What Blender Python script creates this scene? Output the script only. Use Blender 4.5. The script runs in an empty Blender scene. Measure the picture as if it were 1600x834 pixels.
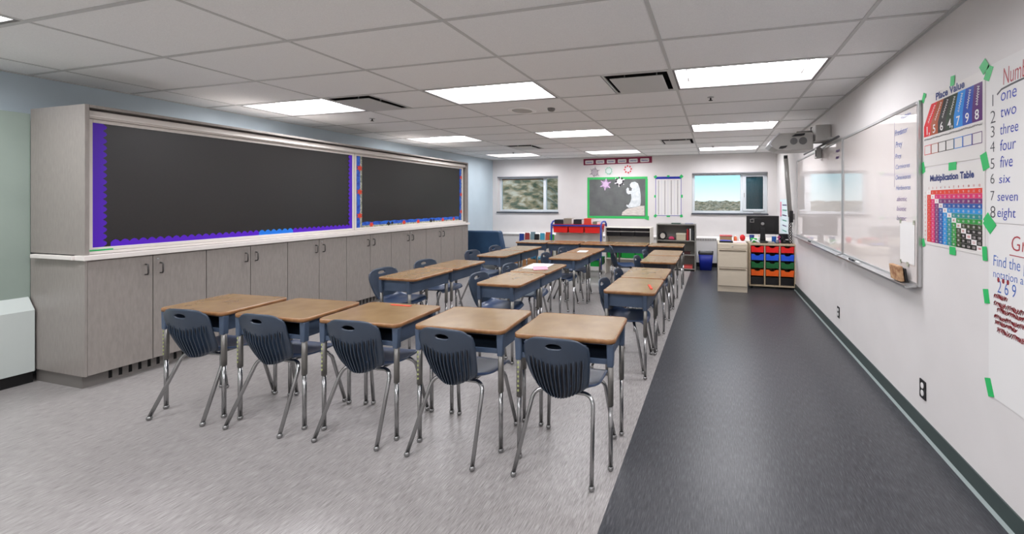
import bpy, bmesh, math, random
from mathutils import Vector, Matrix
random.seed(7)
C = bpy.context.scene.collection
SC = bpy.context.scene
PI = math.pi
ZC = 2.577                      # ceiling height
XL, XR, YB, YN = -5.72, 1.30, 9.30, -2.30

# ---------------------------------------------------------------- camera
cam = bpy.data.cameras.new('camera')
cam.sensor_fit = 'HORIZONTAL'; cam.sensor_width = 36.0
cam.lens = 614.8 / 1600 * 36
cam.shift_x = (800 - 961.3) / 1600
cam.shift_y = -(417 - 314.0) / 1600
cam.clip_start = 0.05; cam.clip_end = 600
co = bpy.data.objects.new('camera', cam); C.objects.link(co)
co.location = (0, 0, 1.495); co.rotation_euler = (PI / 2, 0, .2497)
SC.camera = co

# ---------------------------------------------------------------- world, sun, exposure
w = bpy.data.worlds.new('sky'); SC.world = w; w.use_nodes = True
nt = w.node_tree; nt.nodes.clear()
tc = nt.nodes.new('ShaderNodeTexCoord'); sp = nt.nodes.new('ShaderNodeSeparateXYZ')
cr = nt.nodes.new('ShaderNodeValToRGB'); bg = nt.nodes.new('ShaderNodeBackground'); wo = nt.nodes.new('ShaderNodeOutputWorld')
nt.links.new(tc.outputs['Generated'], sp.inputs[0]); nt.links.new(sp.outputs['Z'], cr.inputs[0])
nt.links.new(cr.outputs[0], bg.inputs[0]); nt.links.new(bg.outputs[0], wo.inputs[0])
e = cr.color_ramp.elements
e[0].position = 0.0; e[0].color = (.74, .93, .96, 1)
e[1].position = 0.5; e[1].color = (.22, .52, .85, 1)
k = e.new(0.06); k.color = (.40, .78, .90, 1)
bg.inputs['Strength'].default_value = 0.58
sun = bpy.data.lights.new('sun', 'SUN'); sun.energy = 1.3; sun.angle = math.radians(3); sun.color = (1, .95, .86)
so = bpy.data.objects.new('sun', sun); C.objects.link(so); so.rotation_euler = (math.radians(48), 0, math.radians(-35))
LAMP = 9.0                       # troffer emission strength
SC.view_settings.view_transform = 'Standard'; SC.view_settings.look = 'None'
SC.view_settings.exposure = 1.2; SC.view_settings.gamma = 1.0; SC.view_settings.use_curve_mapping = False

# ---------------------------------------------------------------- materials
def srgb(r, g, b):
    f = lambda c: (c / 255 / 12.92) if c / 255 <= .04045 else ((c / 255 + .055) / 1.055) ** 2.4
    return (f(r), f(g), f(b), 1)
MATS = {}
def mat(name, rgb, rough=.5, metal=0, spec=.5, emit=0, coat=0):
    if name in MATS: return MATS[name]
    m = bpy.data.materials.new(name); m.use_nodes = True
    b = m.node_tree.nodes['Principled BSDF']
    b.inputs['Base Color'].default_value = srgb(*rgb); b.inputs['Roughness'].default_value = rough
    b.inputs['Metallic'].default_value = metal; b.inputs['Specular IOR Level'].default_value = spec
    b.inputs['Coat Weight'].default_value = coat
    if emit:
        b.inputs['Emission Color'].default_value = srgb(*rgb); b.inputs['Emission Strength'].default_value = emit
    MATS[name] = m; return m
def noisy(name, rgb1, rgb2, scale=(8, 8, 8), rough=.5, bump=0, detail=4, lo=.35, hi=.65, metal=0, spec=.5, bscale=None, coat=0):
    m = mat(name, rgb1, rough, metal, spec, 0, coat); t = m.node_tree; b = t.nodes['Principled BSDF']
    tc = t.nodes.new('ShaderNodeTexCoord'); mp = t.nodes.new('ShaderNodeMapping'); mp.inputs['Scale'].default_value = scale
    n = t.nodes.new('ShaderNodeTexNoise'); n.inputs['Scale'].default_value = 1; n.inputs['Detail'].default_value = detail
    r = t.nodes.new('ShaderNodeValToRGB'); r.color_ramp.elements[0].position = lo; r.color_ramp.elements[1].position = hi
    r.color_ramp.elements[0].color = srgb(*rgb1); r.color_ramp.elements[1].color = srgb(*rgb2)
    t.links.new(tc.outputs['Object'], mp.inputs[0]); t.links.new(mp.outputs[0], n.inputs[0]); t.links.new(n.outputs[0], r.inputs[0])
    t.links.new(r.outputs[0], b.inputs['Base Color'])
    if bump:
        bp = t.nodes.new('ShaderNodeBump'); bp.inputs['Strength'].default_value = bump; bp.inputs['Distance'].default_value = .01
        src = n
        if bscale:
            mp2 = t.nodes.new('ShaderNodeMapping'); mp2.inputs['Scale'].default_value = bscale
            src = t.nodes.new('ShaderNodeTexNoise'); src.inputs['Scale'].default_value = 1; src.inputs['Detail'].default_value = 3
            t.links.new(tc.outputs['Object'], mp2.inputs[0]); t.links.new(mp2.outputs[0], src.inputs[0])
        t.links.new(src.outputs[0], bp.inputs['Height']); t.links.new(bp.outputs[0], b.inputs['Normal'])
    return m

M_wall = noisy('painted_wall', (222, 218, 216), (226, 222, 220), (3, 3, 3), .55, .05, bscale=(180, 180, 180))
M_wall_green = noisy('painted_wall_left', (146, 160, 150), (151, 165, 155), (3, 3, 3), .5, .05, bscale=(180, 180, 180))
M_wall_daylit = noisy('wall_daylight_tint', (182, 196, 204), (187, 201, 209), (3, 3, 3), .5, .05, bscale=(180, 180, 180))  # blue cast of the window daylight put into the wall colour
M_tile = noisy('ceiling_tile', (238, 238, 237), (247, 247, 246), (160, 160, 160), .9, .35, spec=.1, lo=.3, hi=.7)
M_tbar = mat('ceiling_grid', (200, 200, 198), .5)
def streaky(name, dark, mid, light, rough):
    m = mat(name, mid, rough, 0, .5); t = m.node_tree; b = t.nodes['Principled BSDF']
    tc = t.nodes.new('ShaderNodeTexCoord')
    mp = t.nodes.new('ShaderNodeMapping'); mp.inputs['Scale'].default_value = (230, 16, 1)
    n = t.nodes.new('ShaderNodeTexNoise'); n.inputs['Scale'].default_value = 1; n.inputs['Detail'].default_value = 5; n.inputs['Roughness'].default_value = .65
    r = t.nodes.new('ShaderNodeValToRGB'); el = r.color_ramp.elements
    el[0].position = .32; el[0].color = srgb(*dark); el[1].position = .70; el[1].color = srgb(*light)
    q = el.new(.5); q.color = srgb(*mid)
    t.links.new(tc.outputs['Object'], mp.inputs[0]); t.links.new(mp.outputs[0], n.inputs[0]); t.links.new(n.outputs[0], r.inputs[0])
    t.links.new(r.outputs[0], b.inputs['Base Color'])
    bp = t.nodes.new('ShaderNodeBump'); bp.inputs['Strength'].default_value = .06; bp.inputs['Distance'].default_value = .003
    t.links.new(n.outputs[0], bp.inputs['Height']); t.links.new(bp.outputs[0], b.inputs['Normal'])
    return m
M_floor_light = streaky('vinyl_floor_light', (112, 108, 106), (147, 143, 141), (176, 172, 170), .34)
M_floor_dark = streaky('vinyl_floor_dark', (42, 42, 45), (60, 61, 65), (88, 89, 93), .33)
M_base = mat('rubber_base', (62, 74, 72), .45)
M_toe_glare = mat('base_toe_glare', (130, 142, 140), .35)  # toe coloured paler to carry the glare line along the floor
M_black = mat('black_plastic', (18, 18, 20), .4)
M_dark = mat('dark_void', (12, 12, 13), .8)
M_lam = noisy('grey_woodgrain_laminate', (138, 132, 127), (150, 143, 137), (70, 70, 14), .45, .03, detail=8, lo=.3, hi=.7)
M_kick = mat('toe_kick_grey', (112, 108, 104), .5)
M_white = mat('white_laminate', (226, 220, 214), .4)
M_ledge = mat('white_ledge', (228, 222, 216), .35)
M_frame_white = mat('white_frame', (224, 218, 211), .4)
M_tack = noisy('black_tack_fabric', (17, 15, 14), (21, 19, 18), (60, 60, 60), .33, .03, spec=.8)
M_purple = mat('purple_card', (84, 16, 196), .4)
M_bluecard = mat('bright_blue_card', (20, 120, 225), .45)
M_blueborder = noisy('ocean_blue_card', (20, 60, 170), (40, 110, 215), (25, 25, 25), .45)
M_redorange = mat('red_orange', (215, 60, 30), .5)
M_desk_top = noisy('brown_desk_laminate', (126, 99, 62), (141, 114, 76), (7, 7, 7), .27, 0, detail=3, lo=.3, hi=.72)
M_desk_edge = noisy('brown_desk_edge', (124, 82, 46), (152, 110, 70), (20, 20, 20), .35)
M_box = noisy('blue_grey_enamel', (66, 80, 100), (76, 91, 113), (5, 5, 5), .38, metal=.1)
M_box_dark = mat('dark_enamel', (34, 36, 44), .4)
M_leg_mid = mat('grey_metal_tube', (128, 126, 122), .35, .7)
M_chrome = mat('chrome', (158, 158, 158), .2, 1)
M_shell = noisy('navy_plastic_shell', (42, 54, 70), (48, 61, 78), (6, 6, 6), .34, spec=.6)
M_seat = noisy('navy_plastic_seat', (50, 68, 100), (58, 78, 112), (6, 6, 6), .34, spec=.6)
M_holes = mat('pale_green_height_marks', (168, 176, 120), .5)
M_alu = mat('aluminium', (190, 190, 190), .3, .7)
M_wb = mat('whiteboard_surface', (226, 218, 214), .035, 0, .6, 0, .45)
M_paper = mat('white_paper', (232, 230, 228), .6)
M_paperg = mat('glossy_poster_paper', (228, 224, 220), .3)
M_green_tape = mat('green_tape', (48, 190, 104), .5)
M_glass = None
def glass():
    m = bpy.data.materials.new('window_glass'); m.use_nodes = True; t = m.node_tree
    t.nodes.clear()
    o = t.nodes.new('ShaderNodeOutputMaterial'); mx = t.nodes.new('ShaderNodeMixShader')
    tr = t.nodes.new('ShaderNodeBsdfTransparent'); gl = t.nodes.new('ShaderNodeBsdfGlossy'); gl.inputs['Roughness'].default_value = .02
    fr = t.nodes.new('ShaderNodeFresnel'); fr.inputs['IOR'].default_value = 1.45
    t.links.new(fr.outputs[0], mx.inputs[0]); t.links.new(tr.outputs[0], mx.inputs[1]); t.links.new(gl.outputs[0], mx.inputs[2]); t.links.new(mx.outputs[0], o.inputs[0])
    return m
M_glass = glass()

# ---------------------------------------------------------------- mesh helpers
class MB:
    def __init__(s): s.bm = bmesh.new(); s.mats = []
    def mi(s, m):
        if m is None: return 0
        if m not in s.mats: s.mats.append(m)
        return s.mats.index(m)
    def face(s, vs, m=None, smooth=False):
        try: f = s.bm.faces.new(vs)
        except ValueError: return None
        f.material_index = s.mi(m); f.smooth = smooth; return f
    def box(s, x0, x1, y0, y1, z0, z1, m=None, mtx=None):
        p = [Vector(q) for q in ((x0,y0,z0),(x1,y0,z0),(x1,y1,z0),(x0,y1,z0),(x0,y0,z1),(x1,y0,z1),(x1,y1,z1),(x0,y1,z1))]
        if mtx: p = [mtx @ q for q in p]
        v = [s.bm.verts.new(q) for q in p]
        for f in ((0,3,2,1),(4,5,6,7),(0,1,5,4),(1,2,6,5),(2,3,7,6),(3,0,4,7)): s.face([v[i] for i in f], m)
        return s
    def prism(s, pts, axis, a, b, m=None, mtx=None, smooth=False):
        # pts 2-D polygon; axis 'x': pts=(y,z); 'y': (x,z); 'z': (x,y)
        def mk(p, t):
            q = Vector({'x': (t, p[0], p[1]), 'y': (p[0], t, p[1]), 'z': (p[0], p[1], t)}[axis]); return s.bm.verts.new(mtx @ q if mtx else q)
        A = [mk(p, a) for p in pts]; B = [mk(p, b) for p in pts]; n = len(pts)
        s.face(list(reversed(A)), m); s.face(B, m)
        for i in range(n): s.face([A[i], A[(i+1) % n], B[(i+1) % n], B[i]], m, smooth)
        return s
    def tube(s, pts, r, seg=10, m=None, r2=None, sx=1):
        pts = [Vector(p) for p in pts]; n = len(pts); rings = []
        up = None
        for i, p in enumerate(pts):
            d = (pts[min(i+1, n-1)] - pts[max(i-1, 0)]).normalized()
            if up is None:
                up = Vector((0,1,0)) if abs(d.y) < .9 else Vector((1,0,0))
            u = (up - d * up.dot(d)).normalized(); v = d.cross(u); up = u
            rr = r if r2 is None else r + (r2 - r) * i / max(1, n-1)
            rings.append([s.bm.verts.new(p + (u * math.cos(2*PI*k/seg) + v * math.sin(2*PI*k/seg) * sx) * rr) for k in range(seg)])
        for i in range(n-1):
            for k in range(seg): s.face([rings[i][k], rings[i][(k+1)%seg], rings[i+1][(k+1)%seg], rings[i+1][k]], m, True)
        s.face(list(reversed(rings[0])), m); s.face(rings[-1], m)
        return s
    def lathe(s, prof, cx=0, cy=0, seg=20, m=None, mtx=None):
        rings = []
        for r, z in prof:
            ring = []
            for k in range(seg):
                q = Vector((cx + r*math.cos(2*PI*k/seg), cy + r*math.sin(2*PI*k/seg), z))
                ring.append(s.bm.verts.new(mtx @ q if mtx else q))
            rings.append(ring)
        for i in range(len(rings)-1):
            for k in range(seg): s.face([rings[i][k], rings[i][(k+1)%seg], rings[i+1][(k+1)%seg], rings[i+1][k]], m, True)
        s.face(list(reversed(rings[0])), m); s.face(rings[-1], m)
        return s
    def ribbon(s, pts, wd, z=0, th=.0006, m=None, mtx=None):
        # flat stroke in the local xy plane
        pts = [Vector((p[0], p[1])) for p in pts]
        L, R = [], []
        for i, p in enumerate(pts):
            d = pts[min(i+1, len(pts)-1)] - pts[max(i-1, 0)]
            if d.length < 1e-9: d = Vector((1, 0))
            d.normalize(); nrm = Vector((-d.y, d.x)) * wd / 2
            L.append(p + nrm); R.append(p - nrm)
        for i in range(len(pts)-1):
            q = [Vector((a.x, a.y, z)) for a in (R[i], R[i+1], L[i+1], L[i])]
            if mtx: q = [mtx @ a for a in q]
            s.face([s.bm.verts.new(a) for a in q], m)
        return s
    def build(s, name, parent=None, bevel=0, mtx=None, smooth=None, recalc=True):
        if recalc: bmesh.ops.recalc_face_normals(s.bm, faces=s.bm.faces)
        me = bpy.data.meshes.new(name); s.bm.to_mesh(me); s.bm.free()
        for m in s.mats: me.materials.append(m)
        o = bpy.data.objects.new(name, me); C.objects.link(o)
        if parent: o.parent = parent
        if mtx is not None: o.matrix_local = mtx
        if bevel:
            b = o.modifiers.new('bevel', 'BEVEL'); b.width = bevel; b.segments = 2; b.limit_method = 'ANGLE'; b.angle_limit = math.radians(40)
            b.harden_normals = False
        return o
def tag(o, label, cat, group=None):
    o['label'] = label; o['category'] = cat
    if group: o['group'] = group
    return o
def thing(name, label, cat, loc=(0,0,0), rz=0, group=None, mtx=None):
    o = bpy.data.objects.new(name, None); C.objects.link(o); o.empty_display_size = .1
    if mtx is not None: o.matrix_world = mtx
    else: o.location = loc; o.rotation_euler = (0, 0, rz)
    return tag(o, label, cat, group)
def struct(o): o['kind'] = 'structure'; return o
def copy_tree(o, parent=None):
    c = o.copy(); C.objects.link(c)
    if parent is not None: c.parent = parent
    for ch in list(o.children): copy_tree(ch, c)
    return c
def wallm(side, along, z, off=0.0):
    # local x to the viewer's right, y up, z out of the wall
    if side == 'right': cols = ((0,-1,0),(0,0,1),(-1,0,0)); t = (XR - off, along, z)
    elif side == 'back': cols = ((1,0,0),(0,0,1),(0,-1,0)); t = (along, YB - off, z)
    else: cols = ((0,1,0),(0,0,1),(1,0,0)); t = (off, along, z)
    m = Matrix.Identity(4)
    for c in range(3):
        for r in range(3): m[r][c] = cols[c][r]
    m.translation = Vector(t); return m
def textbm(mb, body, x, y, size, m, z=.0012, width=None, shear=0, thick=.0, rot=0, align='LEFT', height=None):
    cu = bpy.data.curves.new('t', 'FONT'); cu.body = body; cu.size = 1; cu.shear = shear; cu.align_x = align; cu.offset = thick
    cu.resolution_u = 3
    ob = bpy.data.objects.new('t', cu); C.objects.link(ob)
    me = bpy.data.meshes.new_from_object(ob.evaluated_get(bpy.context.evaluated_depsgraph_get()))
    if len(me.vertices):
        xs = [v.co.x for v in me.vertices]; wd = max(xs) - min(xs)
        sx = (width / wd) if width else size; sy = size
        rm = Matrix.Rotation(rot, 4, 'Z')
        vs = [mb.bm.verts.new(Vector((x, y, z)) + rm @ Vector((v.co.x*sx, v.co.y*sy, 0))) for v in me.vertices]
        for p in me.polygons: mb.face([vs[i] for i in p.vertices], m)
    bpy.data.objects.remove(ob); bpy.data.curves.remove(cu); bpy.data.meshes.remove(me)
def scribble(mb, x, y, wd, h, m, z=.0012, sw=.004, n=None):
    n = n or max(6, int(wd / h * 4)); pts = []
    for i in range(n*3+1):
        t = i / (n*3)
        pts.append((x + wd*t + .25*h*math.sin(i*1.9), y + h*(.5 + .42*math.sin(i*2.1 + random.uniform(-.5,.5)))))
    mb.ribbon(pts, sw, z, m=m)
def rrect(x0, x1, y0, y1, r, n=5):
    out = []
    for cx, cy, a in ((x1-r, y1-r, 0), (x0+r, y1-r, 90), (x0+r, y0+r, 180), (x1-r, y0+r, 270)):
        for i in range(n+1):
            t = math.radians(a + 90*i/n); out.append((cx + r*math.cos(t), cy + r*math.sin(t)))
    return out
def ell(cx, cy, rx, ry, n=20): return [(cx + rx*math.cos(2*PI*i/n), cy + ry*math.sin(2*PI*i/n)) for i in range(n)]

# ================================================================ SETTING
struct(MB().box(XL, -.515, YN, YB, -.1, 0, M_floor_light).build('floor'))
struct(MB().box(-.515, XR, YN, YB, -.1, 0, M_floor_dark).build('floor'))
struct(MB().box(XR, XR+.2, YN-.2, YB+.25, -.1, ZC+.3, M_wall).build('wall_right'))
struct(MB().box(XL-.2, XL, YN-.2, YB+.25, -.1, ZC+.3, M_wall_daylit).build('wall_left'))
struct(MB().box(XL, -5.54, YN, 1.975, 0, 2.222, M_wall_green).build('wall_left_lower'))
struct(MB().box(XL-.2, XR+.2, YN-.2, YN, -.1, ZC+.3, M_wall).build('wall_near'))
WL = (-5.585, -3.868, 1.215, 2.135); WR = (-.532, 1.125, 1.215, 2.145)
wb = MB()
y0, y1 = YB, YB+.25
wb.box(XL, WL[0], y0, y1, -.1, ZC+.3, M_wall); wb.box(WL[1], WR[0], y0, y1, -.1, ZC+.3, M_wall); wb.box(WR[1], XR, y0, y1, -.1, ZC+.3, M_wall)
for W in (WL, WR): wb.box(W[0], W[1], y0, y1, -.1, W[2], M_wall); wb.box(W[0], W[1], y0, y1, W[3], ZC+.3, M_wall)
struct(wb.build('wall_back'))

# ceiling: tiles with openings, grid bars
gx = [.857 - 1.2192*i for i in range(0, 7)]      # long-tile lines (x)
gy0, dy = 2.636, .6096
LIGHTS = [(i, j) for j in (-7, -3, 1, 5, 9) for i in (0, 2, 4)]
VENTS = [(-.97, 1), (-4.02+.0, 1), (-4.02, 7), (-.97, 7)]
vent_x = {0: (-.972, -.362), 1: (-4.02, -3.41), 2: (-4.02, -3.41), 3: (-.972, -.362)}
ce = MB()
xe = sorted(set([XL, XR] + [g for g in gx if XL < g < XR] + [-.972, -3.41]))
j0 = int((YN - gy0)//dy); ye = [YN] + [gy0 + dy*j for j in range(j0+1, 12) if YN < gy0 + dy*j < YB] + [YB]
def is_light(cx, cy):
    for i, j in LIGHTS:
        if gx[i+1] < cx < gx[i] and gy0 + dy*j < cy < gy0 + dy*(j+1): return True
def is_vent(cx, cy):
    for q, j in enumerate((1, 1, 7, 7)):
        a, b = vent_x[q]
        if a < cx < b and gy0 + dy*j < cy < gy0 + dy*(j+1): return True
for a, b in zip(xe, xe[1:]):
    for c, d in zip(ye, ye[1:]):
        cx, cy = (a+b)/2, (c+d)/2
        if is_light(cx, cy) or is_vent(cx, cy): continue
        ce.box(a, b, c, d, ZC, ZC+.02, M_tile)
struct(ce.build('ceiling'))
struct(MB().box(XL-.2, XR+.2, YN-.2, YB+.25, ZC+.3, ZC+.4, M_tile).build('ceiling_deck'))
tb = MB()
for g in gx:
    if XL < g < XR: tb.box(g-.012, g+.012, YN, YB, ZC-.004, ZC-.0005, M_tbar)
for c in ye[1:-1]: tb.box(XL, XR, c-.012, c+.012, ZC-.0045, ZC-.0008, M_tbar)
tb.box(XR-.022, XR, YN, YB, ZC-.012, ZC-.001, M_tbar); tb.box(XL, XL+.022, YN, YB, ZC-.008, ZC-.001, M_tbar); tb.box(XL, XR, YB-.022, YB, ZC-.012, ZC-.001, M_tbar)
struct(tb.build('trim_1'))
# baseboards
bb = MB().box(XR-.008, XR, YN, YB, 0, .104, M_base); bb.prism([(XR-.022, 0), (XR-.008, 0), (XR-.008, .014)], 'y', YN, YB, M_toe_glare)
struct(bb.build('baseboard_right'))
struct(MB().box(XL, XR, YB-.008, YB, 0, .1, M_black).build('baseboard_back'))
struct(MB().box(XL, XL+.008, 7.0, YB, 0, .1, M_black).build('baseboard_left'))

# windows
M_reveal = mat('window_reveal', (224, 228, 230), .5)
M_wframe = mat('window_frame_white', (226, 232, 236), .35)
M_sill = mat('dark_sill', (70, 74, 82), .5)
M_blind = mat('blind_cassette', (130, 132, 136), .5)
M_brown = mat('brown_timber', (160, 112, 70), .6)
def teal():
    m = mat('teal_screen', (28, 84, 100), .6); t = m.node_tree; b = t.nodes['Principled BSDF']
    wv = t.nodes.new('ShaderNodeTexWave'); wv.inputs['Scale'].default_value = 14; wv.inputs['Distortion'].default_value = 1.5
    tc = t.nodes.new('ShaderNodeTexCoord'); r = t.nodes.new('ShaderNodeValToRGB')
    r.color_ramp.elements[0].color = srgb(22, 70, 88); r.color_ramp.elements[1].color = srgb(44, 112, 124)
    t.links.new(tc.outputs['Object'], wv.inputs[0]); t.links.new(wv.outputs[0], r.inputs[0]); t.links.new(r.outputs[0], b.inputs['Base Color']); return m
M_teal = teal()
def window(name, W, mull, teal_right):
    x0, x1, z0, z1 = W
    root = bpy.data.objects.new(name, None); C.objects.link(root); struct(root); root.location = ((x0+x1)/2, YB, z0)
    inv = Matrix.Translation((-(x0+x1)/2, -YB, -z0))
    f = MB(); ya, yb = YB+.12, YB+.18; t = .055
    for a in ((x0+.002, x0+t, z0+.002, z1-.002), (x1-t, x1-.002, z0+.002, z1-.002), (x0+t, x1-t, z0+.002, z0+t), (x0+t, x1-t, z1-t, z1-.002), (mull[0], mull[1], z0+t, z1-t)):
        f.box(a[0], a[1], ya, yb, a[2], a[3], M_wframe)
    o = f.build('window_frame', root, .004); o.matrix_local = inv
    for a, b in ((x0+t, mull[0]), (mull[1], x1-t)):
        o = MB().box(a, b, YB+.148, YB+.152, z0+t, z1-t, M_glass).build('window_pane', root); o.matrix_local = inv
    o = MB().box(x0-.012, x1+.012, YB-.03, YB+.118, z0-.03, z0, M_sill).build('window_sill', root, .004); o.matrix_local = inv
    o = MB().box(x0+.003, x1-.003, YB-.012, YB+.06, z1-.026, z1-.002, M_blind).build('blind_cassette', root, .006); o.matrix_local = inv
    if teal_right:
        o = MB().box(mull[1]+.07, x1-t-.02, YB+.155, YB+.165, z0+t+.03, z1-t-.03, M_teal).build('teal_screen', root); o.matrix_local = inv
        f = MB(); a, b, c, d = mull[1]+.002, x1-t-.002, z0+t+.002, z1-t-.002; q = .07
        f.box(a, a+q, YB+.10, YB+.145, c, d, M_wframe); f.box(b-.03, b, YB+.10, YB+.145, c, d, M_wframe)
        f.box(a+q, b-.03, YB+.10, YB+.145, c, c+.04, M_wframe); f.box(a+q, b-.03, YB+.10, YB+.145, d-.04, d, M_wframe)
        o = f.build('sash_frame', root, .003); o.matrix_local = inv
        o = MB().box(a+.02, a+.04, YB+.085, YB+.1, (c+d)/2-.1, (c+d)/2, M_alu).build('sash_handle', root, .003); o.matrix_local = inv
        o = MB().box(a+.22, a+.38, YB+.03, YB+.10, z0+.001, z0+.03, M_alu).build('window_crank', root, .004); o.matrix_local = inv
    else:
        o = MB().box(x0+t, mull[0]-.002, YB+.155, YB+.19, z1-t-.028, z1-t-.002, M_brown).build('timber_head_strip', root); o.matrix_local = inv
    return root
window('window_1', WL, (-4.325, -4.245), False)
window('window_2', WR, (.548, .60), True)

# land outside
def hill_h(x, y):
    h = -1.2
    h += 6.4 * (1/(1+math.exp(-(y-17)/2.6))) * (1/(1+math.exp((x+6.6)/1.5))) * (1/(1+math.exp((y-31)/1.8)))      # near rocky bank to the left
    h += 2.35 * (1/(1+math.exp(-(y-48)/6)))                                       # low ridge further off
    h += .35*math.sin(x*.9+y*.4)*math.sin(y*.55) + .12*math.sin(x*2.7+1)*math.sin(y*2.1)
    h += (y > 12) * random.uniform(-.16, .16)
    return h
hb = MB(); nx, ny = 150, 110; grid = []
M_rock = noisy('rocky_hillside', (70, 72, 46), (178, 162, 140), (2.6, 2.2, 4.0), .9, .8, detail=10, lo=.38, hi=.66, bscale=(2, 2, 2))
_r = [n for n in M_rock.node_tree.nodes if n.type == 'VALTORGB'][0]; _e = _r.color_ramp.elements.new(.51); _e.color = srgb(138, 116, 84)
for j in range(ny+1):
    y = 10.2 + 90*(j/ny)**1.7; row = []
    for i in range(nx+1):
        x = -60 + 90*(i/nx) if j > 0 else -60 + 90*(i/nx)
        row.append(hb.bm.verts.new((x, y, hill_h(x, y))))
    grid.append(row)
for j in range(ny):
    for i in range(nx): hb.face([grid[j][i], grid[j][i+1], grid[j+1][i+1], grid[j+1][i]], M_rock)
tag(hb.build('hillside'), 'rocky grey green hillside seen outside through the back windows', 'hill')

# ================================================================ CEILING FITTINGS
M_lamp = mat('lit_diffuser', (250, 250, 255), .5, emit=LAMP)
M_reflector = mat('dimmed_white_reflector', (128, 124, 122), .5)  # white reflectors coloured grey so their far side reads dimmer
t_lab = {(0,1): 'large lit ceiling light nearest the whiteboard and closest to the camera', (2,1): 'lit ceiling light in the middle of the nearest row, before the round speaker',
 (4,1): 'lit ceiling light above the long cabinets in the nearest full row', (0,5): 'lit ceiling light near the projector in the second row',
 (2,5): 'lit ceiling light in the middle of the second row', (4,5): 'lit ceiling light above the cabinets in the second row',
 (0,9): 'lit ceiling light in the row by the back wall, above the right window', (2,9): 'lit ceiling light by the back wall above the maroon sign',
 (4,9): 'lit ceiling light by the back wall above the left window', (4,-3): 'ceiling light cut off by the left edge of the photo'}
def make_light(i, j):
    x0, x1, y0, y1 = gx[i+1]+.013, gx[i]-.013, gy0+dy*j+.013, gy0+dy*(j+1)-.013
    cx, cy = (x0+x1)/2, (y0+y1)/2; hx, hy = (x1-x0)/2, (y1-y0)/2; d = .095
    r = thing('ceiling_light', t_lab.get((i, j), 'recessed ceiling light outside the frame near or behind the camera'), 'ceiling light', (cx, cy, ZC), 0, 'recessed ceiling lights')
    m = MB(); t = .02
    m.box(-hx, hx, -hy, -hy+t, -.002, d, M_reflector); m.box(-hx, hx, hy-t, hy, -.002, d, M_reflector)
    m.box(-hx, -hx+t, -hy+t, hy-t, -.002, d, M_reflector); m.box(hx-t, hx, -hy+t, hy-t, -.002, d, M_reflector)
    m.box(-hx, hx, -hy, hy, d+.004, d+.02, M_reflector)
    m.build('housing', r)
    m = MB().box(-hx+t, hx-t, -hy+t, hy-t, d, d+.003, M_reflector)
    m.bm.faces.ensure_lookup_table(); m.mi(M_lamp)
    for f in m.bm.faces:
        if all(v.co.z < d+.001 for v in f.verts): f.material_index = 1
    m.build('diffuser', r)
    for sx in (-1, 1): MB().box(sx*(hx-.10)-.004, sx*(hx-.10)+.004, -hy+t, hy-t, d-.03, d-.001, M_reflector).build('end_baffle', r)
for i, j in LIGHTS: make_light(i, j)
vl = ['square air vent between the middle and right ceiling lights, nearest', 'square air vent beside the ceiling light over the cabinets', 'square air vent nearest the left back window', 'square air vent nearest the back wall on the right']
for q, j in enumerate((1, 1, 7, 7)):
    a, b = vent_x[q]; c, d = gy0+dy*j, gy0+dy*(j+1); cx, cy, hx, hy = (a+b)/2, (c+d)/2, (b-a)/2-.013, (d-c)/2-.013
    r = thing('ceiling_vent', vl[q], 'air vent', (cx, cy, ZC), 0, 'square ceiling vents')
    m = MB(); t = .018
    for s1 in (-1, 1):
        m.box(-hx, hx, min(s1*hy, s1*(hy-t)), max(s1*hy, s1*(hy-t)), -.004, .09, M_tbar)
        m.box(min(s1*hx, s1*(hx-t)), max(s1*hx, s1*(hx-t)), -hy+t, hy-t, -.004, .09, M_tbar)
    m.build('vent_frame', r)
    m = MB().box(-hx, hx, -hy, hy, .092, .10, M_dark)  # black lining painted in for the darkness inside the vent
    for s1 in (-1, 1):
        m.box(-hx+t, hx-t, min(s1*(hy-t), s1*(hy-t-.004)), max(s1*(hy-t), s1*(hy-t-.004)), .004, .09, M_dark)
        m.box(min(s1*(hx-t), s1*(hx-t-.004)), max(s1*(hx-t), s1*(hx-t-.004)), -hy+t+.004, hy-t-.004, .004, .09, M_dark)
    m.build('vent_throat', r)
    MB().box(-hx+.06, hx-.06, -hy+.06, hy-.06, -.022, -.014, M_tbar).build('vent_plate', r, .003)
    for s1 in (-1, 1): MB().box(s1*.15-.005, s1*.15+.005, -.005, .005, -.014, .092, M_tbar).build('hanger', r)
r = thing('ceiling_speaker', 'round white speaker grille in the ceiling', 'speaker', (-2.24, 4.28, ZC))
MB().lathe([(.165, 0), (.165, -.006), (.15, -.012), (.125, -.010), (.12, -.004)], seg=36, m=mat('speaker_rim_white', (248, 247, 245), .4)).build('rim', r)
m = MB().lathe([(.118, -.003), (.118, -.006), (.05, -.010), (.045, -.012), (0.001, -.012)], seg=36, m=mat('speaker_mesh', (186, 184, 180), .6)); m.build('grille', r)
m = MB()
m.lathe([(.045, 0), (.045, -.012), (.035, -.03), (.02, -.036), (.001, -.036)], seg=20, m=mat('sensor_grey', (120, 118, 114), .5))
tag(m.build('smoke_detector', mtx=Matrix.Translation((-1.86, 4.27, ZC))), 'small grey detector on the ceiling beside the round speaker', 'detector')
sl = ['small dark sprinkler head near the large right ceiling light', 'small dark sprinkler head near the left ceiling vent', 'tiny sprinkler head far back near the right window', 'tiny sprinkler head far back on the left']
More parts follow.
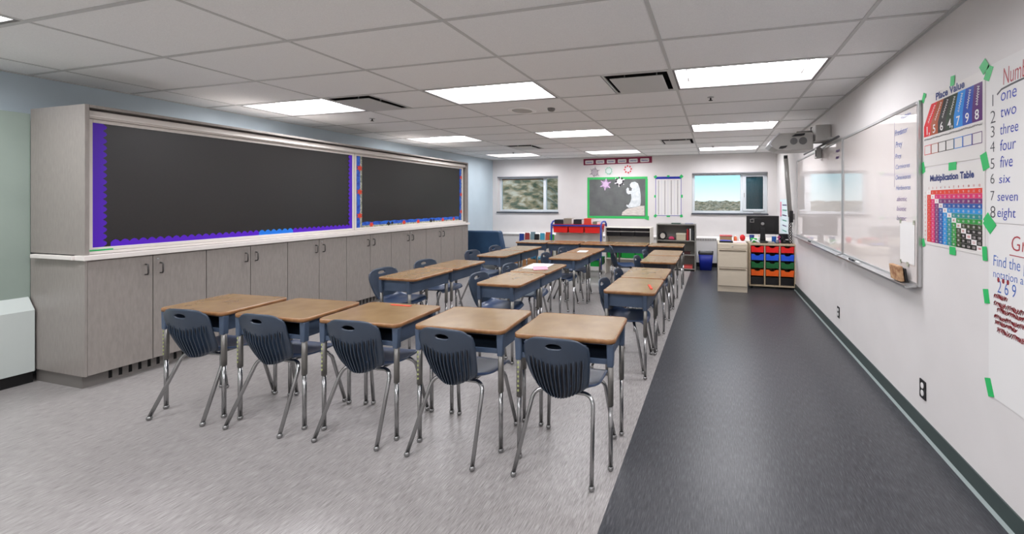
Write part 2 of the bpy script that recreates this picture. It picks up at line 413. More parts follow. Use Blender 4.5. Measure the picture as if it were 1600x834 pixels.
for q, (x, y) in enumerate(((-.05, 4.22), (-4.36, 4.21), (-.05, 7.97), (-4.36, 7.92))):
    r = thing('sprinkler', sl[q], 'sprinkler', (x, y, ZC), 0, 'ceiling sprinklers')
    MB().lathe([(.035, 0), (.035, -.004), (.02, -.008), (.001, -.008)], seg=16, m=M_alu).build('escutcheon', r)
    MB().lathe([(.008, -.008), (.008, -.03), (.022, -.032), (.022, -.035), (.001, -.036)], seg=12, m=M_black).build('deflector', r)

# ================================================================ CABINET WALL (left)
FX = -4.82; YC0 = 1.985; UW = .7533
M_hand = mat('dark_steel_handle', (92, 90, 88), .35, .8)
def handle(parent, y, z):
    m = MB(); m.tube([(FX+.001, y, z-.045), (FX+.03, y, z-.043), (FX+.036, y, z-.03), (FX+.036, y, z+.03), (FX+.03, y, z+.043), (FX+.001, y, z+.045)], .006, 8, M_hand)
    m.build('handle', parent)
ulab = ['grey base cabinet nearest the camera with two doors', 'second grey base cabinet from the near end', 'third grey base cabinet from the near end', 'fourth grey base cabinet from the near end', 'fifth grey base cabinet from the near end', 'sixth grey base cabinet, last with a pair of doors']
for u in range(6):
    a = YC0 + UW*u; b = a + UW
    r = thing('base_cabinet', ulab[u], 'cabinet', (0, 0, 0), 0, 'grey base cabinets')
    m = MB().box(-5.53 if u == 0 else -5.5, FX-.021, a+.001, b-.001, .105, 1.022, M_lam)
    if u == 0: m.box(-5.53, FX, a-.012, a+.0008, .105, 1.022, M_lam)
    m.build('carcass', r)
    for q in (0, 1):
        c = a + UW/2*q + .0025; d = a + UW/2*(q+1) - .0025
        dr = MB().box(FX-.019, FX, c, d, .107, 1.016, M_lam).build('door', r, .0015)
        handle(dr, (d-.045) if q == 0 else (c+.045), .90)
        if q == 1 and u in (0, 2, 4): MB().lathe([(.009, 0), (.009, .004), (.001, .004)], seg=12, m=M_alu, mtx=Matrix.Translation((FX+.0, c+.03, .98)) @ Matrix.Rotation(PI/2, 4, 'Y')).build('lock', dr)
a = YC0 + UW*6; YC1 = 6.93
r = thing('base_cabinet', 'narrow grey end cabinet at the far end of the run', 'cabinet', (0,0,0), 0, 'grey base cabinets')
MB().box(-5.5, FX-.021, a+.001, YC1, .105, 1.022, M_lam).build('carcass', r)
MB().box(FX-.019, FX, a+.0025, a+.235, .107, 1.016, M_lam).build('door', r, .0015)
MB().box(FX-.019, FX, a+.24, YC1, .107, 1.016, M_lam).build('filler_panel', r, .0015)
r = thing('toe_kick', 'grey slotted toe kick grille under the base cabinets', 'toe kick')
m = MB().box(-5.5, FX-.075, YC0+.012, YC1, 0, .104, M_dark)
m.box(-5.49, FX-.072, YC0+.002, YC0+.011, 0, .104, M_kick)
m.build('backing', r)
m = MB(); z0k = .022; z1k = .088
m.box(FX-.074, FX-.068, YC0+.002, YC1, 0, z0k, M_kick); m.box(FX-.074, FX-.068, YC0+.002, YC1, z1k, .104, M_kick)
y = YC0+.002; m.box(FX-.074, FX-.068, y, y+.14, z0k, z1k, M_kick); y += .14
while y < YC1 - .06: m.box(FX-.074, FX-.068, y+.022, y+.058, z0k, z1k, M_kick); y += .058
m.build('slotted_grille', r)
# ledge
m = MB().box(-4.915, -4.79, YC0-.03, YC1+.02, 1.024, 1.064, M_ledge); m.box(-5.45, -4.9, YC0-.045, YC0-.0125, 1.028, 1.06, M_ledge)
tag(m.build('ledge', bevel=.004), 'long white ledge along the top of the base cabinets', 'ledge')
# upper case
r = thing('display_cabinet', 'tall grey woodgrain display case holding two dark tack boards', 'cabinet')
MB().box(-5.53, FX, YC0-.012, YC0+.012, 1.066, 2.262, M_lam).build('side_panel', r, .001)
MB().box(-5.53, FX, YC1-.02, YC1+.004, 1.066, 2.262, M_lam).build('side_panel', r, .001)
MB().box(-5.53, FX, YC0+.013, YC1-.021, 2.240, 2.262, M_lam).build('top_panel', r, .001)
MB().box(-5.53, -4.918, YC0+.013, YC1-.021, 1.066, 2.239, M_lam).build('back_panel', r)
m = MB(); m.box(-4.917, -4.862, YC0+.014, YC1-.022, 2.160, 2.222, M_frame_white); m.box(-4.861, -4.845, YC0+.014, YC1-.022, 2.172, 2.186, M_frame_white); m.box(-4.917, -4.85, YC0+.014, YC1-.022, 1.067, 1.088, M_frame_white)
m.build('track_rail', r, .002)
def tack(y0, y1, z0, z1, label):
    r = thing('tack_board', label, 'tack board', mtx=wallm('left', y0, z0, -4.905), group='black tack boards')
    W, H = y1-y0, z1-z0; t = .028
    MB().box(t, W-t, t, H-t, 0, .014, M_tack).build('tack_surface', r)
    m = MB()
    m.box(0, t, 0, H, 0, .024, M_frame_white); m.box(W-t, W, 0, H, 0, .024, M_frame_white); m.box(t, W-t, 0, t, 0, .024, M_frame_white); m.box(t, W-t, H-t, H, 0, .024, M_frame_white)
    m.build('board_frame', r, .003)
    return r
Z0, Z1 = 1.090, 2.158
tack(2.012, 4.418, Z0, Z1, 'long black tack board in white frame with purple scalloped border')
tack(4.425, 6.86, Z0, Z1, 'far black tack board in white frame with blue sea creature border')
def scallop(L, wd, step=.055, amp=.012):
    pts = [(0, 0), (L, 0)]; n = int(L/step); xs = []
    for i in range(n*4+1):
        t = L - L*i/(n*4); pts.append((t, wd + amp*(abs(math.sin(PI*n*t/L)) - .5)*2))
    return pts
def strip(label, y, z, L, wd, mt, rot=0, flip=False, group='purple scalloped border strips'):
    m = MB().prism(scallop(L, wd), 'z', .0, .0015, mt)
    mm = wallm('left', y, z, -4.8893) @ Matrix.Rotation(rot, 4, 'Z')
    if flip: mm = mm @ Matrix.Diagonal((1, -1, 1, 1))
    o = m.build('border_strip'); o.matrix_world = mm; return tag(o, label, 'border', group)
bz = Z0 + .028; bt = Z1 - .029
strip('purple scalloped border strip up the left edge of the long tack board', 2.042, bt, bt-bz, .066, M_purple, -PI/2)
strip('purple scalloped border along the bottom left of the long tack board', 2.14, bz, 1.10, .045, M_purple)
strip('bright blue scalloped piece in the bottom border', 3.24, bz, .36, .045, M_bluecard, group='blue scalloped piece')
strip('purple scalloped border along the bottom right of the long tack board', 3.60, bz, .74, .045, M_purple)
strip('purple scalloped border strip up the right edge of the long tack board', 4.389, bz, bt-bz, .045, M_purple, PI/2)
tag(MB().box(2.02, 2.15, 1.0895, 1.101, -.001, .001, M_green_tape).build('tape_strip', mtx=wallm('left', 0, 0, -4.879)), 'thin green tape strip at the lower left corner of the long tack board', 'tape')
def star(mb, cx, cy, r, m, z, n=5, q=.45, rot=0):
    pts = [(cx + (r if i % 2 == 0 else r*q)*math.cos(rot + PI*i/n), cy + (r if i % 2 == 0 else r*q)*math.sin(rot + PI*i/n)) for i in range(2*n)]
    mb.prism(pts, 'z', z, z+.001, m)
M_sand = noisy('sand_green', (120, 130, 112), (196, 196, 176), (30, 30, 30), .6)
def creature_strip(label, y, z, L, wd, rot):
    mm = wallm('left', y, z, -4.8893) @ Matrix.Rotation(rot, 4, 'Z')
    r = thing('creature_border', label, 'border', mtx=mm, group='blue sea creature border strips')
    m = MB().prism(scallop(L, wd, .16, .006), 'z', 0, .0012, M_blueborder); m.box(0, L, .0, wd*.35, .0013, .0016, M_sand); m.build('printed_strip', r)
    n = max(2, int(L/.30))
    for i in range(n):
        m = MB(); cx = L*(i+.5)/n
        if i % 3 == 1 and n > 3:
            star(m, cx, wd*.4, wd*.55, M_black, .0018, 4, .6); star(m, cx+.07, wd*.5, wd*.35, M_black, .0018, 5, .6); m.build('turtle_shape', r)
        else: star(m, cx, wd*.42, wd*.62, M_redorange, .0018, 6, .5, i); m.build('crab_shape', r)
creature_strip('blue sea creature border along the bottom of the far tack board', 4.55, bz, 2.18, .075, 0)
creature_strip('blue sea creature border up the left edge of the far tack board', 4.545, bz, bt-bz, .085, PI/2)
creature_strip('blue sea creature border up the right edge of the far tack board', 6.83, bz, bt-bz, .075, PI/2)

# heater under the near left wall
r = thing('wall_heater', 'pale metal heater cover along the left wall at the edge of the photo', 'heater')
MB().prism([(-5.538, .095), (-5.44, .095), (-5.44, .598), (-5.525, .700), (-5.538, .700)], 'y', -1.2, 1.963, mat('heater_enamel', (200, 208, 204), .4)).build('casing', r, .003)
MB().box(-5.538, -5.47, -1.2, 1.963, 0, .094, M_black).build('plinth', r)
# heater along back wall
r = thing('back_heater', 'long white heater cover running along the back wall', 'heater')
M_he = mat('heater_white', (222, 219, 216), .4)
MB().prism([(9.12, .10), (9.29, .10), (9.29, .69), (9.15, .69), (9.12, .66)], 'x', XL+.01, 1.28, M_he).build('casing', r, .003)
m = MB(); x = XL+.05
while x < 1.2: m.box(x, x+.018, 9.114, 9.122, .60, .645, M_kick); x += .036
m.build('louvre_slots', r)
MB().box(XL+.02, 1.28, 9.15, 9.285, 0, .099, M_black).build('plinth', r)

# ================================================================ DESKS AND CHAIRS
def make_desk(boxmat):
    r = thing('student_desk', 'x', 'desk')
    MB().prism(rrect(-.294, .294, -.189, .249, .034), 'z', .709, .7315, M_desk_top).build('desktop', r, .004)
    a = rrect(-.3, .3, -.195, .255, .04); b = rrect(-.2945, .2945, -.1895, .2495, .0345); n = len(a); m = MB()
    VA = [[m.bm.verts.new((p[0], p[1], z)) for p in q] for q, z in ((a, .708), (a, .728), (b, .732), (b, .708))]
    for k in range(4):
        for i in range(n): m.face([VA[k][i], VA[k][(i+1)%n], VA[(k+1)%4][(i+1)%n], VA[(k+1)%4][i]], M_desk_edge, True)
    m.build('edge_band', r)
    m = MB(); X, Y0, Y1, z0, z1, t = .262, -.165, .19, .60, .707, .004
    m.box(-X, X, Y0, Y1, z0-t, z0, boxmat)
    m.box(-X, X, Y1-t, Y1, z0, z1, boxmat)
    for sx in (-1, 1):
        m.prism([(Y0, z0-t), (Y1, z0-t), (Y1, z1), (Y0, z1)], 'x', sx*X-t/2, sx*X+t/2, boxmat)
    m.box(-X, X, Y0-.006, Y0, z0-.012, z0+.018, boxmat)
    m.box(-X, X, Y0-.006, Y0, z1-.012, z1, boxmat)
    m.prism([(-.25, z0-.018), (.25, z0-.018), (.262, z0-.002), (-.262, z0-.002)], 'y', Y1-.02, Y1+.001, boxmat)
    m.build('book_box', r, .0012)
    for sx in (-1, 1):
        for sy in (-1, 1):
            x, y = sx*.272, (-.165 if sy < 0 else .17)
            L = MB().tube([(x, y, .60), (x, y, .36)], .0165, 12, M_leg_mid)
            L.tube([(x, y, .37), (x, y, .02)], .0125, 12, M_chrome)
            lg = L.build('leg', r)
            s = MB(); w1, w2, d = .030, .020, .018
            s.prism([(x-w1*.75, .706), (x-w2*.85, .575), (x+w2*.85, .575), (x+w1*.75, .706)], 'y', y-d, y+d, boxmat)
            s.build('leg_sleeve', lg, .006)
            MB().lathe([(.006, .030), (.0145, .022), (.017, .012), (.014, .003), (.006, .0)], x, y, 12, M_chrome).build('glide', lg)
            if sx < 0 and sy < 0:
                q = MB()
                for k in range(7): q.prism(ell(x, .40+.027*k, .006, .007, 8), 'y', y-.0175, y-.0155, M_holes)
                q.build('height_mark', lg)
    return r

def shell_back():
    """shield-shaped back with a hand slot, convex to the rear; local chair coordinates"""
    nu, nv = 24, 26; th = .009
    def W(s):
        k = [(0, .108), (.05, .140), (.12, .159), (.2, .168), (.35, .178), (.5, .185), (.7, .192), (.86, .194), (.94, .189), (1, .172)]
        for (a, wa), (b, wb_) in zip(k, k[1:]):
            if s <= b: return wa + (wb_-wa)*(s-a)/(b-a)
        return k[-1][1]
    def pos(s, t):
        x = t*W(s); zb = .402 + .030*abs(t)**2.2; zt = .762 - .010*t*t - .030*abs(t)**6
        z = zb + (zt-zb)*s
        y = -.130 - .090*s - .012*math.sin(PI*s) + (.050*(1-s) + .036*s)*t*t
        return Vector((x, y, z))
    m = MB(); F, B = [], []
    for j in range(nv+1):
        rf, rb = [], []
        for i in range(nu+1):
            s, t = j/nv, -1+2*i/nu; p = pos(s, t); e_ = 1e-3
            du = pos(s, min(1, t+e_)) - pos(s, max(-1, t-e_)); dv = pos(min(1, s+e_), t) - pos(max(0, s-e_), t)
            n = du.cross(dv).normalized()
            if n.y > 0: n = -n
            rb.append(m.bm.verts.new(p)); rf.append(m.bm.verts.new(p - n*th))
        F.append(rf); B.append(rb)
    for j in range(nv):
        for i in range(nu):
            m.face([B[j][i], B[j][i+1], B[j+1][i+1], B[j+1][i]], M_shell, True)
            m.face([F[j][i+1], F[j][i], F[j+1][i], F[j+1][i+1]], M_shell, True)
    for j in range(nv):
        m.face([F[j][0], B[j][0], B[j+1][0], F[j+1][0]], M_shell, True); m.face([B[j][nu], F[j][nu], F[j+1][nu], B[j+1][nu]], M_shell, True)
    for i in range(nu):
        m.face([F[0][i+1], B[0][i+1], B[0][i], F[0][i]], M_shell, True); m.face([F[nv][i], B[nv][i], B[nv][i+1], F[nv][i+1]], M_shell, True)
    return m, pos
def make_chair():
    r = thing('student_chair', 'x', 'chair')
    m, pos = shell_back()
    tmp = m.build('backrest')
    cut = MB().prism([(.0 + .047*math.cos(a)*(1 if abs(math.cos(a)) < .9 else 1), .715 + .0155*math.sin(a) - .004*math.cos(a)**2) for a in [2*PI*i/24 for i in range(24)]], 'y', -.4, .1, M_shell).build('cut')
    bo = tmp.modifiers.new('b', 'BOOLEAN'); bo.object = cut; bo.operation = 'DIFFERENCE'; bo.solver = 'EXACT'
    bpy.context.view_layer.update()
    me = bpy.data.meshes.new_from_object(tmp.evaluated_get(bpy.context.evaluated_depsgraph_get()))
    tmp.modifiers.clear(); tmp.data = me; me.name = 'backrest'
    bpy.data.objects.remove(cut)
    for p in me.polygons: p.use_smooth = True
    tmp.parent = r
    # fanned ribs standing off the rear face
    m = MB(); N = 13
    for k in range(N):
        t = -1 + 2*k/(N-1); ttop = t*.84; tbot = t*.80
        stop = .60 - .0*abs(t) + .10*abs(t)**1.5 + (.03 if k % 2 else 0)
        prev = None
        for q in range(11):
            s = .012 + (stop-.012)*q/10; tt = tbot + (ttop-tbot)*q/10
            p = pos(s, tt); hw = .0024; dep = .013*min(1, (10-q)/3+.05)
            ring = [m.bm.verts.new(p + Vector(o)) for o in ((-hw, .001, 0), (-hw, -dep, 0), (hw, -dep, 0), (hw, .001, 0))]
            if prev:
                for a in range(4): m.face([prev[a], prev[(a+1)%4], ring[(a+1)%4], ring[a]], M_shell)
            else: m.face(list(reversed(ring)), M_shell)
            prev = ring
        m.face(prev, M_shell)
    m.build('back_ribs', r)
    # dark strips painted as the shade in the grooves between ribs
    m = MB()
    for k in range(N-1):
        t = -1 + (2*k+1)/(N-1); stop = .585 + .10*abs(t)**1.5; prev = None
        for q in range(11):
            s = .02 + (stop-.02)*q/10; tt = t*(.80 + .04*q/10); p = pos(s, tt); hw = .0085*(1 if q < 9 else (.8 if q == 9 else .3))
            hw *= (.62 + .38*q/10)
            ring = [m.bm.verts.new(p + Vector((-hw, -.0012, 0))), m.bm.verts.new(p + Vector((hw, -.0012, 0)))]
            if prev: m.face([prev[0], prev[1], ring[1], ring[0]], M_groove_shade)
            prev = ring
    m.build('groove_shade_strips', r, recalc=False)
    # seat
    nu, nv = 18, 18; th = .010; m = MB(); T, Bt = [], []
    def spos(v, t):
        wk = .118 + .078*min(1, v/.45)**.8 - .012*max(0, (v-.8)/.2)**2
        x = t*wk; y = -.150 + .400*v
        z = .428 - .010*math.sin(PI*min(1, v*1.2)) + .012*v + .045*max(0, 1-v/.14)**2
        z += (.030*(1-v) + .004)*abs(t)**3; z -= .030*max(0, (v-.86)/.14)**2
        z += .035*max(0, 1-v/.35)*abs(t)**2
        y -= .02*v**6*t*t
        return Vector((x, y, z))
    for j in range(nv+1):
        T.append([m.bm.verts.new(spos(j/nv, -1+2*i/nu)) for i in range(nu+1)])
        Bt.append([m.bm.verts.new(spos(j/nv, (-1+2*i/nu)*.985) - Vector((0, 0, th))) for i in range(nu+1)])
    for j in range(nv):
        for i in range(nu):
            m.face([T[j][i], T[j][i+1], T[j+1][i+1], T[j+1][i]], M_seat, True); m.face([Bt[j][i+1], Bt[j][i], Bt[j+1][i], Bt[j+1][i+1]], M_seat, True)
        m.face([T[j][0], T[j+1][0], Bt[j+1][0], Bt[j][0]], M_seat, True); m.face([T[j+1][nu], T[j][nu], Bt[j][nu], Bt[j+1][nu]], M_seat, True)
    for i in range(nu):
        m.face([T[0][i+1], T[0][i], Bt[0][i], Bt[0][i+1]], M_seat, True); m.face([T[nv][i], T[nv][i+1], Bt[nv][i+1], Bt[nv][i]], M_seat, True)
    m.build('seat', r)
    # tubular frame: two bent tubes
    def arc(p0, p1, p2, n=6):
        p0, p1, p2 = map(Vector, (p0, p1, p2)); return [p0*(1-t)**2 + p1*2*t*(1-t) + p2*t*t for t in [i/n for i in range(n+1)]]
    for sy, name in ((-1, 'rear_leg_frame'), (1, 'front_leg_frame')):
        fy, ty = sy*.2325, (-.055 if sy < 0 else .13); rr = .0115
        pl = [Vector((-.2225, fy, .02)), Vector((-.205, fy*.6+ty*.4, .20))] if False else [Vector((-.2225, fy, .02))]
        pl += arc((-.185, ty + sy*.035, .352), (-.180, ty+sy*.012, .404), (-.125, ty, .407))
        pr = [Vector((-p.x, p.y, p.z)) for p in reversed(pl)]
        m = MB().tube(pl + pr, rr, 12, M_chrome); fo = m.build(name, r)
        for sx in (-1, 1):
            MB().lathe([(.006, .030), (.0135, .023), (.0165, .012), (.013, .003), (.006, .0)], sx*.2228, fy, 12, M_chrome).build('glide', fo)
    MB().tube([(-.10, -.055, .4085), (-.10, .13, .4085)], .008, 8, M_chrome).tube([(.10, -.055, .4085), (.10, .13, .4085)], .008, 8, M_chrome).build('seat_rail', r)
    return r
M_groove_shade = mat('groove_shade', (9, 12, 22), .6)
desk0 = make_desk(M_box); deskD = None; chair0 = make_chair()
used = {'d': False, 'c': False, 'k': False}
def place(kind, x, y, rz, label, group):
    global deskD
    if kind == 'd': src = desk0
    elif kind == 'c': src = chair0
    else: src = deskD
    o = src if not used[kind] else copy_tree(src); used[kind] = True
    o.location = (x, y, 0); o.rotation_euler = (0, 0, rz); o['label'] = label; o['group'] = group; return o
deskD = make_desk(M_box_dark)
D = math.radians
nth = ['leftmost', 'second from left', 'middle', 'fourth from left', 'rightmost']
for i, (x, y, a) in enumerate(((-3.569, 2.122, 2), (-2.887, 2.150, 2), (-2.215, 2.200, 3), (-1.520, 2.250, 3.5), (-.845, 2.262, 3))):
    place('d', x, y, D(a), 'brown topped student desk, %s in the nearest row of five' % nth[i], 'brown student desks')
for i, (x, y, a) in enumerate(((-3.545, 2.068, 5), (-2.897, 2.108, 2), (-2.205, 2.150, 3.5), (-1.522, 2.158, -2), (-.842, 2.168, 0))):
    place('c', x, y, D(a), 'navy plastic chair seen from behind at the %s desk of the nearest row' % nth[i], 'navy student chairs')
ys = (3.53, 4.16, 5.19, 5.82); yn = ('first', 'second', 'third', 'fourth')
for cn, cx, chx, cdesc in (('L', -3.09, -3.36, 'left column by the cabinets'), ('C', -1.985, -2.165, 'middle column'), ('R', -.735, -.84, 'right column by the aisle')):
    for i, y in enumerate(ys):
        dark = cn == 'R' and i >= 2
        place('k' if dark else 'd', cx + random.uniform(-.008, .008), y, -PI/2 + D(random.uniform(-.6, .6)), '%sstudent desk turned sideways, %s in the %s' % ('dark framed ' if dark else 'brown topped ', yn[i], cdesc), 'dark framed student desks' if dark else 'brown student desks')
        dxy = {('L',0):(0,.03),('L',1):(.0,.04),('C',0):(0,.03),('C',1):(0,.02),('R',0):(0,.05),('R',1):(.0,-.02)}.get((cn, i), (0, 0))
        place('c', chx + dxy[0], y + dxy[1], -PI/2 + D(random.uniform(-3, 3)), 'navy plastic chair at the %s desk of the %s' % (yn[i], cdesc), 'navy student chairs')
for i, x in enumerate((-3.34, -2.70, -2.06, -1.46, -.83)):
    k = 'k' if i == 4 else 'd'
    place(k, x, 6.93, PI if i < 4 else PI, '%sstudent desk, %s in the far row by the back shelves' % ('dark framed ' if i == 4 else '', nth[i]), 'dark framed student desks' if i == 4 else 'brown student desks')
place('c', -1.50, 6.36, -1.2, 'navy plastic chair with its back to us before the far row', 'navy student chairs')
M_paperwhite = mat('white_sheet', (232, 236, 240), .4)
M_pink = mat('pink_paper', (226, 150, 170), .5)
ZT = .7325
def sheet(x, y, rz, wx, wy, m, label, name='paper_sheet', cat='paper', z=ZT, th=.002, group=None):
    return tag(MB().box(-wx/2, wx/2, -wy/2, wy/2, 0, th, m).build(name, mtx=Matrix.Translation((x, y, z)) @ Matrix.Rotation(rz, 4, 'Z')), label, cat, group)
sheet(-2.01, 4.25, .1, .26, .36, M_paperwhite, 'white sheet on the second desk of the middle column')
sheet(-1.93, 4.12, .5, .16, .24, M_pink, 'pink papers lying on the second desk of the middle column', z=ZT+.0021)
sheet(-1.95, 5.65, .1, .14, .2, M_paperwhite, 'small white sheet on the fourth desk of the middle column')
sheet(-.56, 3.45, .3, .02, .16, M_redorange, 'orange pencil on the first desk of the right column', 'pencil', 'pencil', th=.007)
sheet(-2.23, 2.40, .02, .17, .02, M_redorange, 'short red strip of tape at the back of the middle nearest desk', 'tape_mark', 'tape', th=.0015)

# ================================================================ RIGHT WALL
def whiteboard(y0, y1, label):
    W = y1 - y0; z0, z1 = .935, 2.150; H = z1-z0
    r = thing('whiteboard', label, 'whiteboard', mtx=wallm('right', y1, z0), group='whiteboards')
    t = .022
    MB().box(t, W-t, t, H-t, .001, .016, M_wb).build('writing_surface', r)
    m = MB(); m.box(0, t, 0, H, .001, .024, M_alu); m.box(W-t, W, 0, H, .001, .024, M_alu); m.box(t, W-t, 0, t, .001, .024, M_alu); m.box(t, W-t, H-t, H, .001, .024, M_alu)
    m.build('board_frame', r, .003)
    m = MB().prism([(.0245, -.005), (.09, -.012), (.094, .004), (.088, .004), (.085, -.004), (.0245, .006)], 'x', .02, W-.02, M_alu, mtx=Matrix(((1,0,0,0),(0,0,1,0),(0,1,0,0),(0,0,0,1))))
    m.build('marker_tray', r)
    return r
wb1 = whiteboard(2.965, 4.545, 'near glossy whiteboard beside the multiplication poster')
wb2 = whiteboard(4.56, 6.93, 'far glossy whiteboard under the projector')
TZ = .939
# marker lettering on near board: local coordinates of the board
M_inkb = mat('blue_marker', (60, 90, 170), .5); M_inkp = mat('purple_marker', (120, 90, 150), .5); M_inkr = mat('red_marker', (176, 60, 70), .5); M_inkk = mat('black_marker', (70, 70, 74), .5)
def wl(words, root, y1, z0, zoff, name):
    m = MB()
    for txt, y, z, h, wd, ink in words: textbm(m, txt, y1 - y, z - z0, h*1.25, ink, zoff, width=wd, shear=.25, thick=-.008)
    m.build(name, root)
wl([('Vocabulary', 3.235, 2.078, .035, .15, M_inkb), ('Predator', 3.33, 1.972, .05, .20, M_inkb), ('Prey', 3.32, 1.885, .05, .11, M_inkb), ('Prey', 3.325, 1.805, .04, .10, M_inkb),
    ('Carnivores', 3.32, 1.728, .038, .22, M_inkb), ('Omnivores', 3.32, 1.650, .038, .23, M_inkb), ('Herbivores', 3.31, 1.575, .038, .22, M_inkb), ('abiotic', 3.30, 1.495, .04, .16, M_inkp), ('biotic', 3.30, 1.425, .04, .15, M_inkp), ('biotic', 3.30, 1.358, .04, .15, M_inkp)], wb1, 4.545, .935, .0175, 'marker_writing')
MB().box(4.545-3.335, 4.545-3.333, 1.60-.935, 2.08-.935, .0162, .0168, M_inkp).build('marker_line', wb1)
m = MB(); scribble(m, 6.93-4.80, 2.02-.935, .14, .04, M_inkp, .0175, .006); scribble(m, 6.93-4.80, 1.95-.935, .12, .035, M_inkp, .0175, .006); m.build('marker_writing', wb2)
r = thing('white_notice', 'white paper hung over the lower corner of the near whiteboard', 'paper', mtx=wallm('right', 3.235, 1.066, .018))
m = MB(); m.prism([(0,0), (.21, .0), (.212, .285), (.0, .287)], 'z', 0, .002, M_paper); m.build('sheet', r)
m = MB(); m.box(-.005, .02, .27, .30, .002, .003, M_sand); m.box(.19, .215, .27, .30, .002, .003, M_sand); m.box(.0, .02, -.012, .015, .002, .003, M_sand); m.box(.10, .13, -.02, .01, .002, .003, M_sand); m.build('tape_piece', r)
# eraser and marker on the trays
r = thing('board_eraser', 'worn tan block eraser propped in the near whiteboard tray', 'eraser', mtx=Matrix.Translation((1.225, 3.17, .941)) @ Matrix.Rotation(-.12, 4, 'Y'))
MB().box(.0, .028, -.075, .075, 0, .105, noisy('tan_worn_wood', (150, 98, 66), (206, 170, 130), (30, 30, 30), .6)).build('wood_block', r, .004)
MB().box(.029, .045, -.085, .07, .0, .09, M_black).build('felt_pad', r, .003)
def pen(x, y, z, rz, m, label, L=.13):
    r = thing('marker_pen', label, 'marker', (x, y, z), rz)
    MB().tube([(0, -L/2, .008), (0, L/2-.03, .008)], .008, 10, m).build('barrel', r); MB().tube([(0, L/2-.029, .008), (0, L/2, .008)], .0085, 10, M_black).build('cap', r)
pen(1.235, 4.12, TZ-.001, .0, M_black, 'thick black marker lying in the near whiteboard tray'); pen(1.238, 3.98, TZ-.001, .0, M_paper, 'white marker lying in the near whiteboard tray')
pen(1.238, 5.85, TZ-.001, .0, M_black, 'black marker in the tray of the far whiteboard', .12)

# outlets
def outlet(side, along, z, label, body, face):
    r = thing('wall_outlet', label, 'outlet', mtx=wallm(side, along, z), group='wall outlets')
    MB().prism(rrect(-.038, .038, -.06, .06, .006), 'z', .001, .006, body).build('cover_plate', r, .001)
    for s in (-1, 1): MB().prism(ell(0, s*.024, .017, .019, 16), 'z', .006, .009, face).build('socket', r)
outlet('right', 2.953, .28, 'black framed wall outlet below the multiplication poster', M_black, M_paper)
outlet('right', 4.756, .285, 'small wall outlet further along under the whiteboards', M_black, M_paper)
M_steel = mat('steel_plate', (150, 148, 146), .4, .3)
r = thing('wall_switch', 'grey wall plate on the back wall left of the red tub trolley', 'wall plate', mtx=wallm('back', -4.03, .865)); MB().prism(rrect(-.035, .035, -.06, .06, .006), 'z', .001, .006, M_steel).build('cover_plate', r); MB().box(-.01, .01, -.02, .02, .006, .011, M_black).build('switch_rocker', r)
r = thing('wall_socket', 'double grey wall plate beside the red tub trolley', 'wall plate', mtx=wallm('back', -3.88, .865)); MB().prism(rrect(-.06, .06, -.06, .06, .006), 'z', .001, .006, M_steel).build('cover_plate', r); MB().box(-.04, .04, -.035, .035, .006, .009, M_paper).build('socket', r)

# posters -------------------------------------------------------
def poster(name, label, cat, y, z, W, H, m=None, off=.0):
    r = thing(name, label, cat, mtx=wallm('right', y, z, off)); MB().box(0, W, 0, H, .001, .0025, m or M_paperg).build('sheet', r); return r
def tape(root, x, y, wx, wy, rot=0, z=.003):
    MB().box(-wx/2, wx/2, -wy/2, wy/2, 0, .0006, M_green_tape).build('tape_piece', root, mtx=Matrix.Translation((x, y, z)) @ Matrix.Rotation(rot, 4, 'Z'))
# Place Value: y 2.945..2.352, z 1.70..2.16
pv = poster('place_value_poster', 'Place Value poster with slanted coloured bands and white digits', 'poster', 2.95, 1.712, .60, .440)
cols = [(222, 28, 40), (170, 78, 34), (24, 22, 20), (20, 50, 26), (20, 140, 225), (22, 72, 175), (88, 24, 110)]
PVt, PVb, PVm = .384, .190, .258
xb = [.012 + .0814*k for k in range(8)]; xt = [.10 + .0695*k for k in range(8)]; xt[7] = .582; xb[7] = .582
for k in range(7):
    m = MB(); cm = mat('poster_band_%d' % k, cols[k], .3)
    m.prism([(xb[k], PVb), (xb[k+1], PVb), (xb[k+1], PVm), (xt[k+1], PVt), (xt[k], PVt), (xb[k], PVm)], 'z', .0027, .0032, cm); m.build('colour_band', pv)
M_tw = mat('print_white', (238, 236, 234), .4); M_navy = mat('print_navy', (30, 52, 120), .4); M_grey = mat('print_grey', (80, 78, 78), .5)
for k, ch in enumerate(('1,', '5', '6', '4,', '7', '9', '8')): m = MB(); textbm(m, ch, xb[k]+.022, PVb+.012, .072, M_tw, .0040, thick=.012); m.build('digit', pv)
for k in range(7):
    a = math.atan2(PVt-PVm, xt[k]-xb[k]+.001); x0 = (xb[k]*.8+xt[k]*.2)+.035; y0 = PVm+.015
    pts = [(x0 + .012*math.sin(i*2.2)*math.sin(a) + (xt[k]-xb[k])*i/22*.9, y0 + (PVt-PVm-.03)*i/22) for i in range(23)]
    m = MB(); m.ribbon(pts, .004, .0040, m=M_tw); m.build('band_caption', pv)
m = MB(); textbm(m, 'Place Value', .150, .396, .058, M_navy, .0035, width=.285, thick=.035); m.build('title', pv)
m = MB(); scribble(m, .014, .165, .565, .013, M_grey, .0032, .003, 60); m.build('caption_line', pv)
m = MB()
bw = .0805
for k in range(7):
    cm = mat('poster_band_%d' % k, cols[k]); x = .018 + bw*k; a, b, t = .075, .135, .0035
    m.box(x, x+bw-.002, a, a+t, .0027, .0032, cm); m.box(x, x+bw-.002, b-t, b, .0027, .0032, cm); m.box(x, x+t, a+t, b-t, .0027, .0032, cm); m.box(x+bw-.002-t, x+bw-.002, a+t, b-t, .0027, .0032, cm)
m.build('empty_digit_boxes', pv)
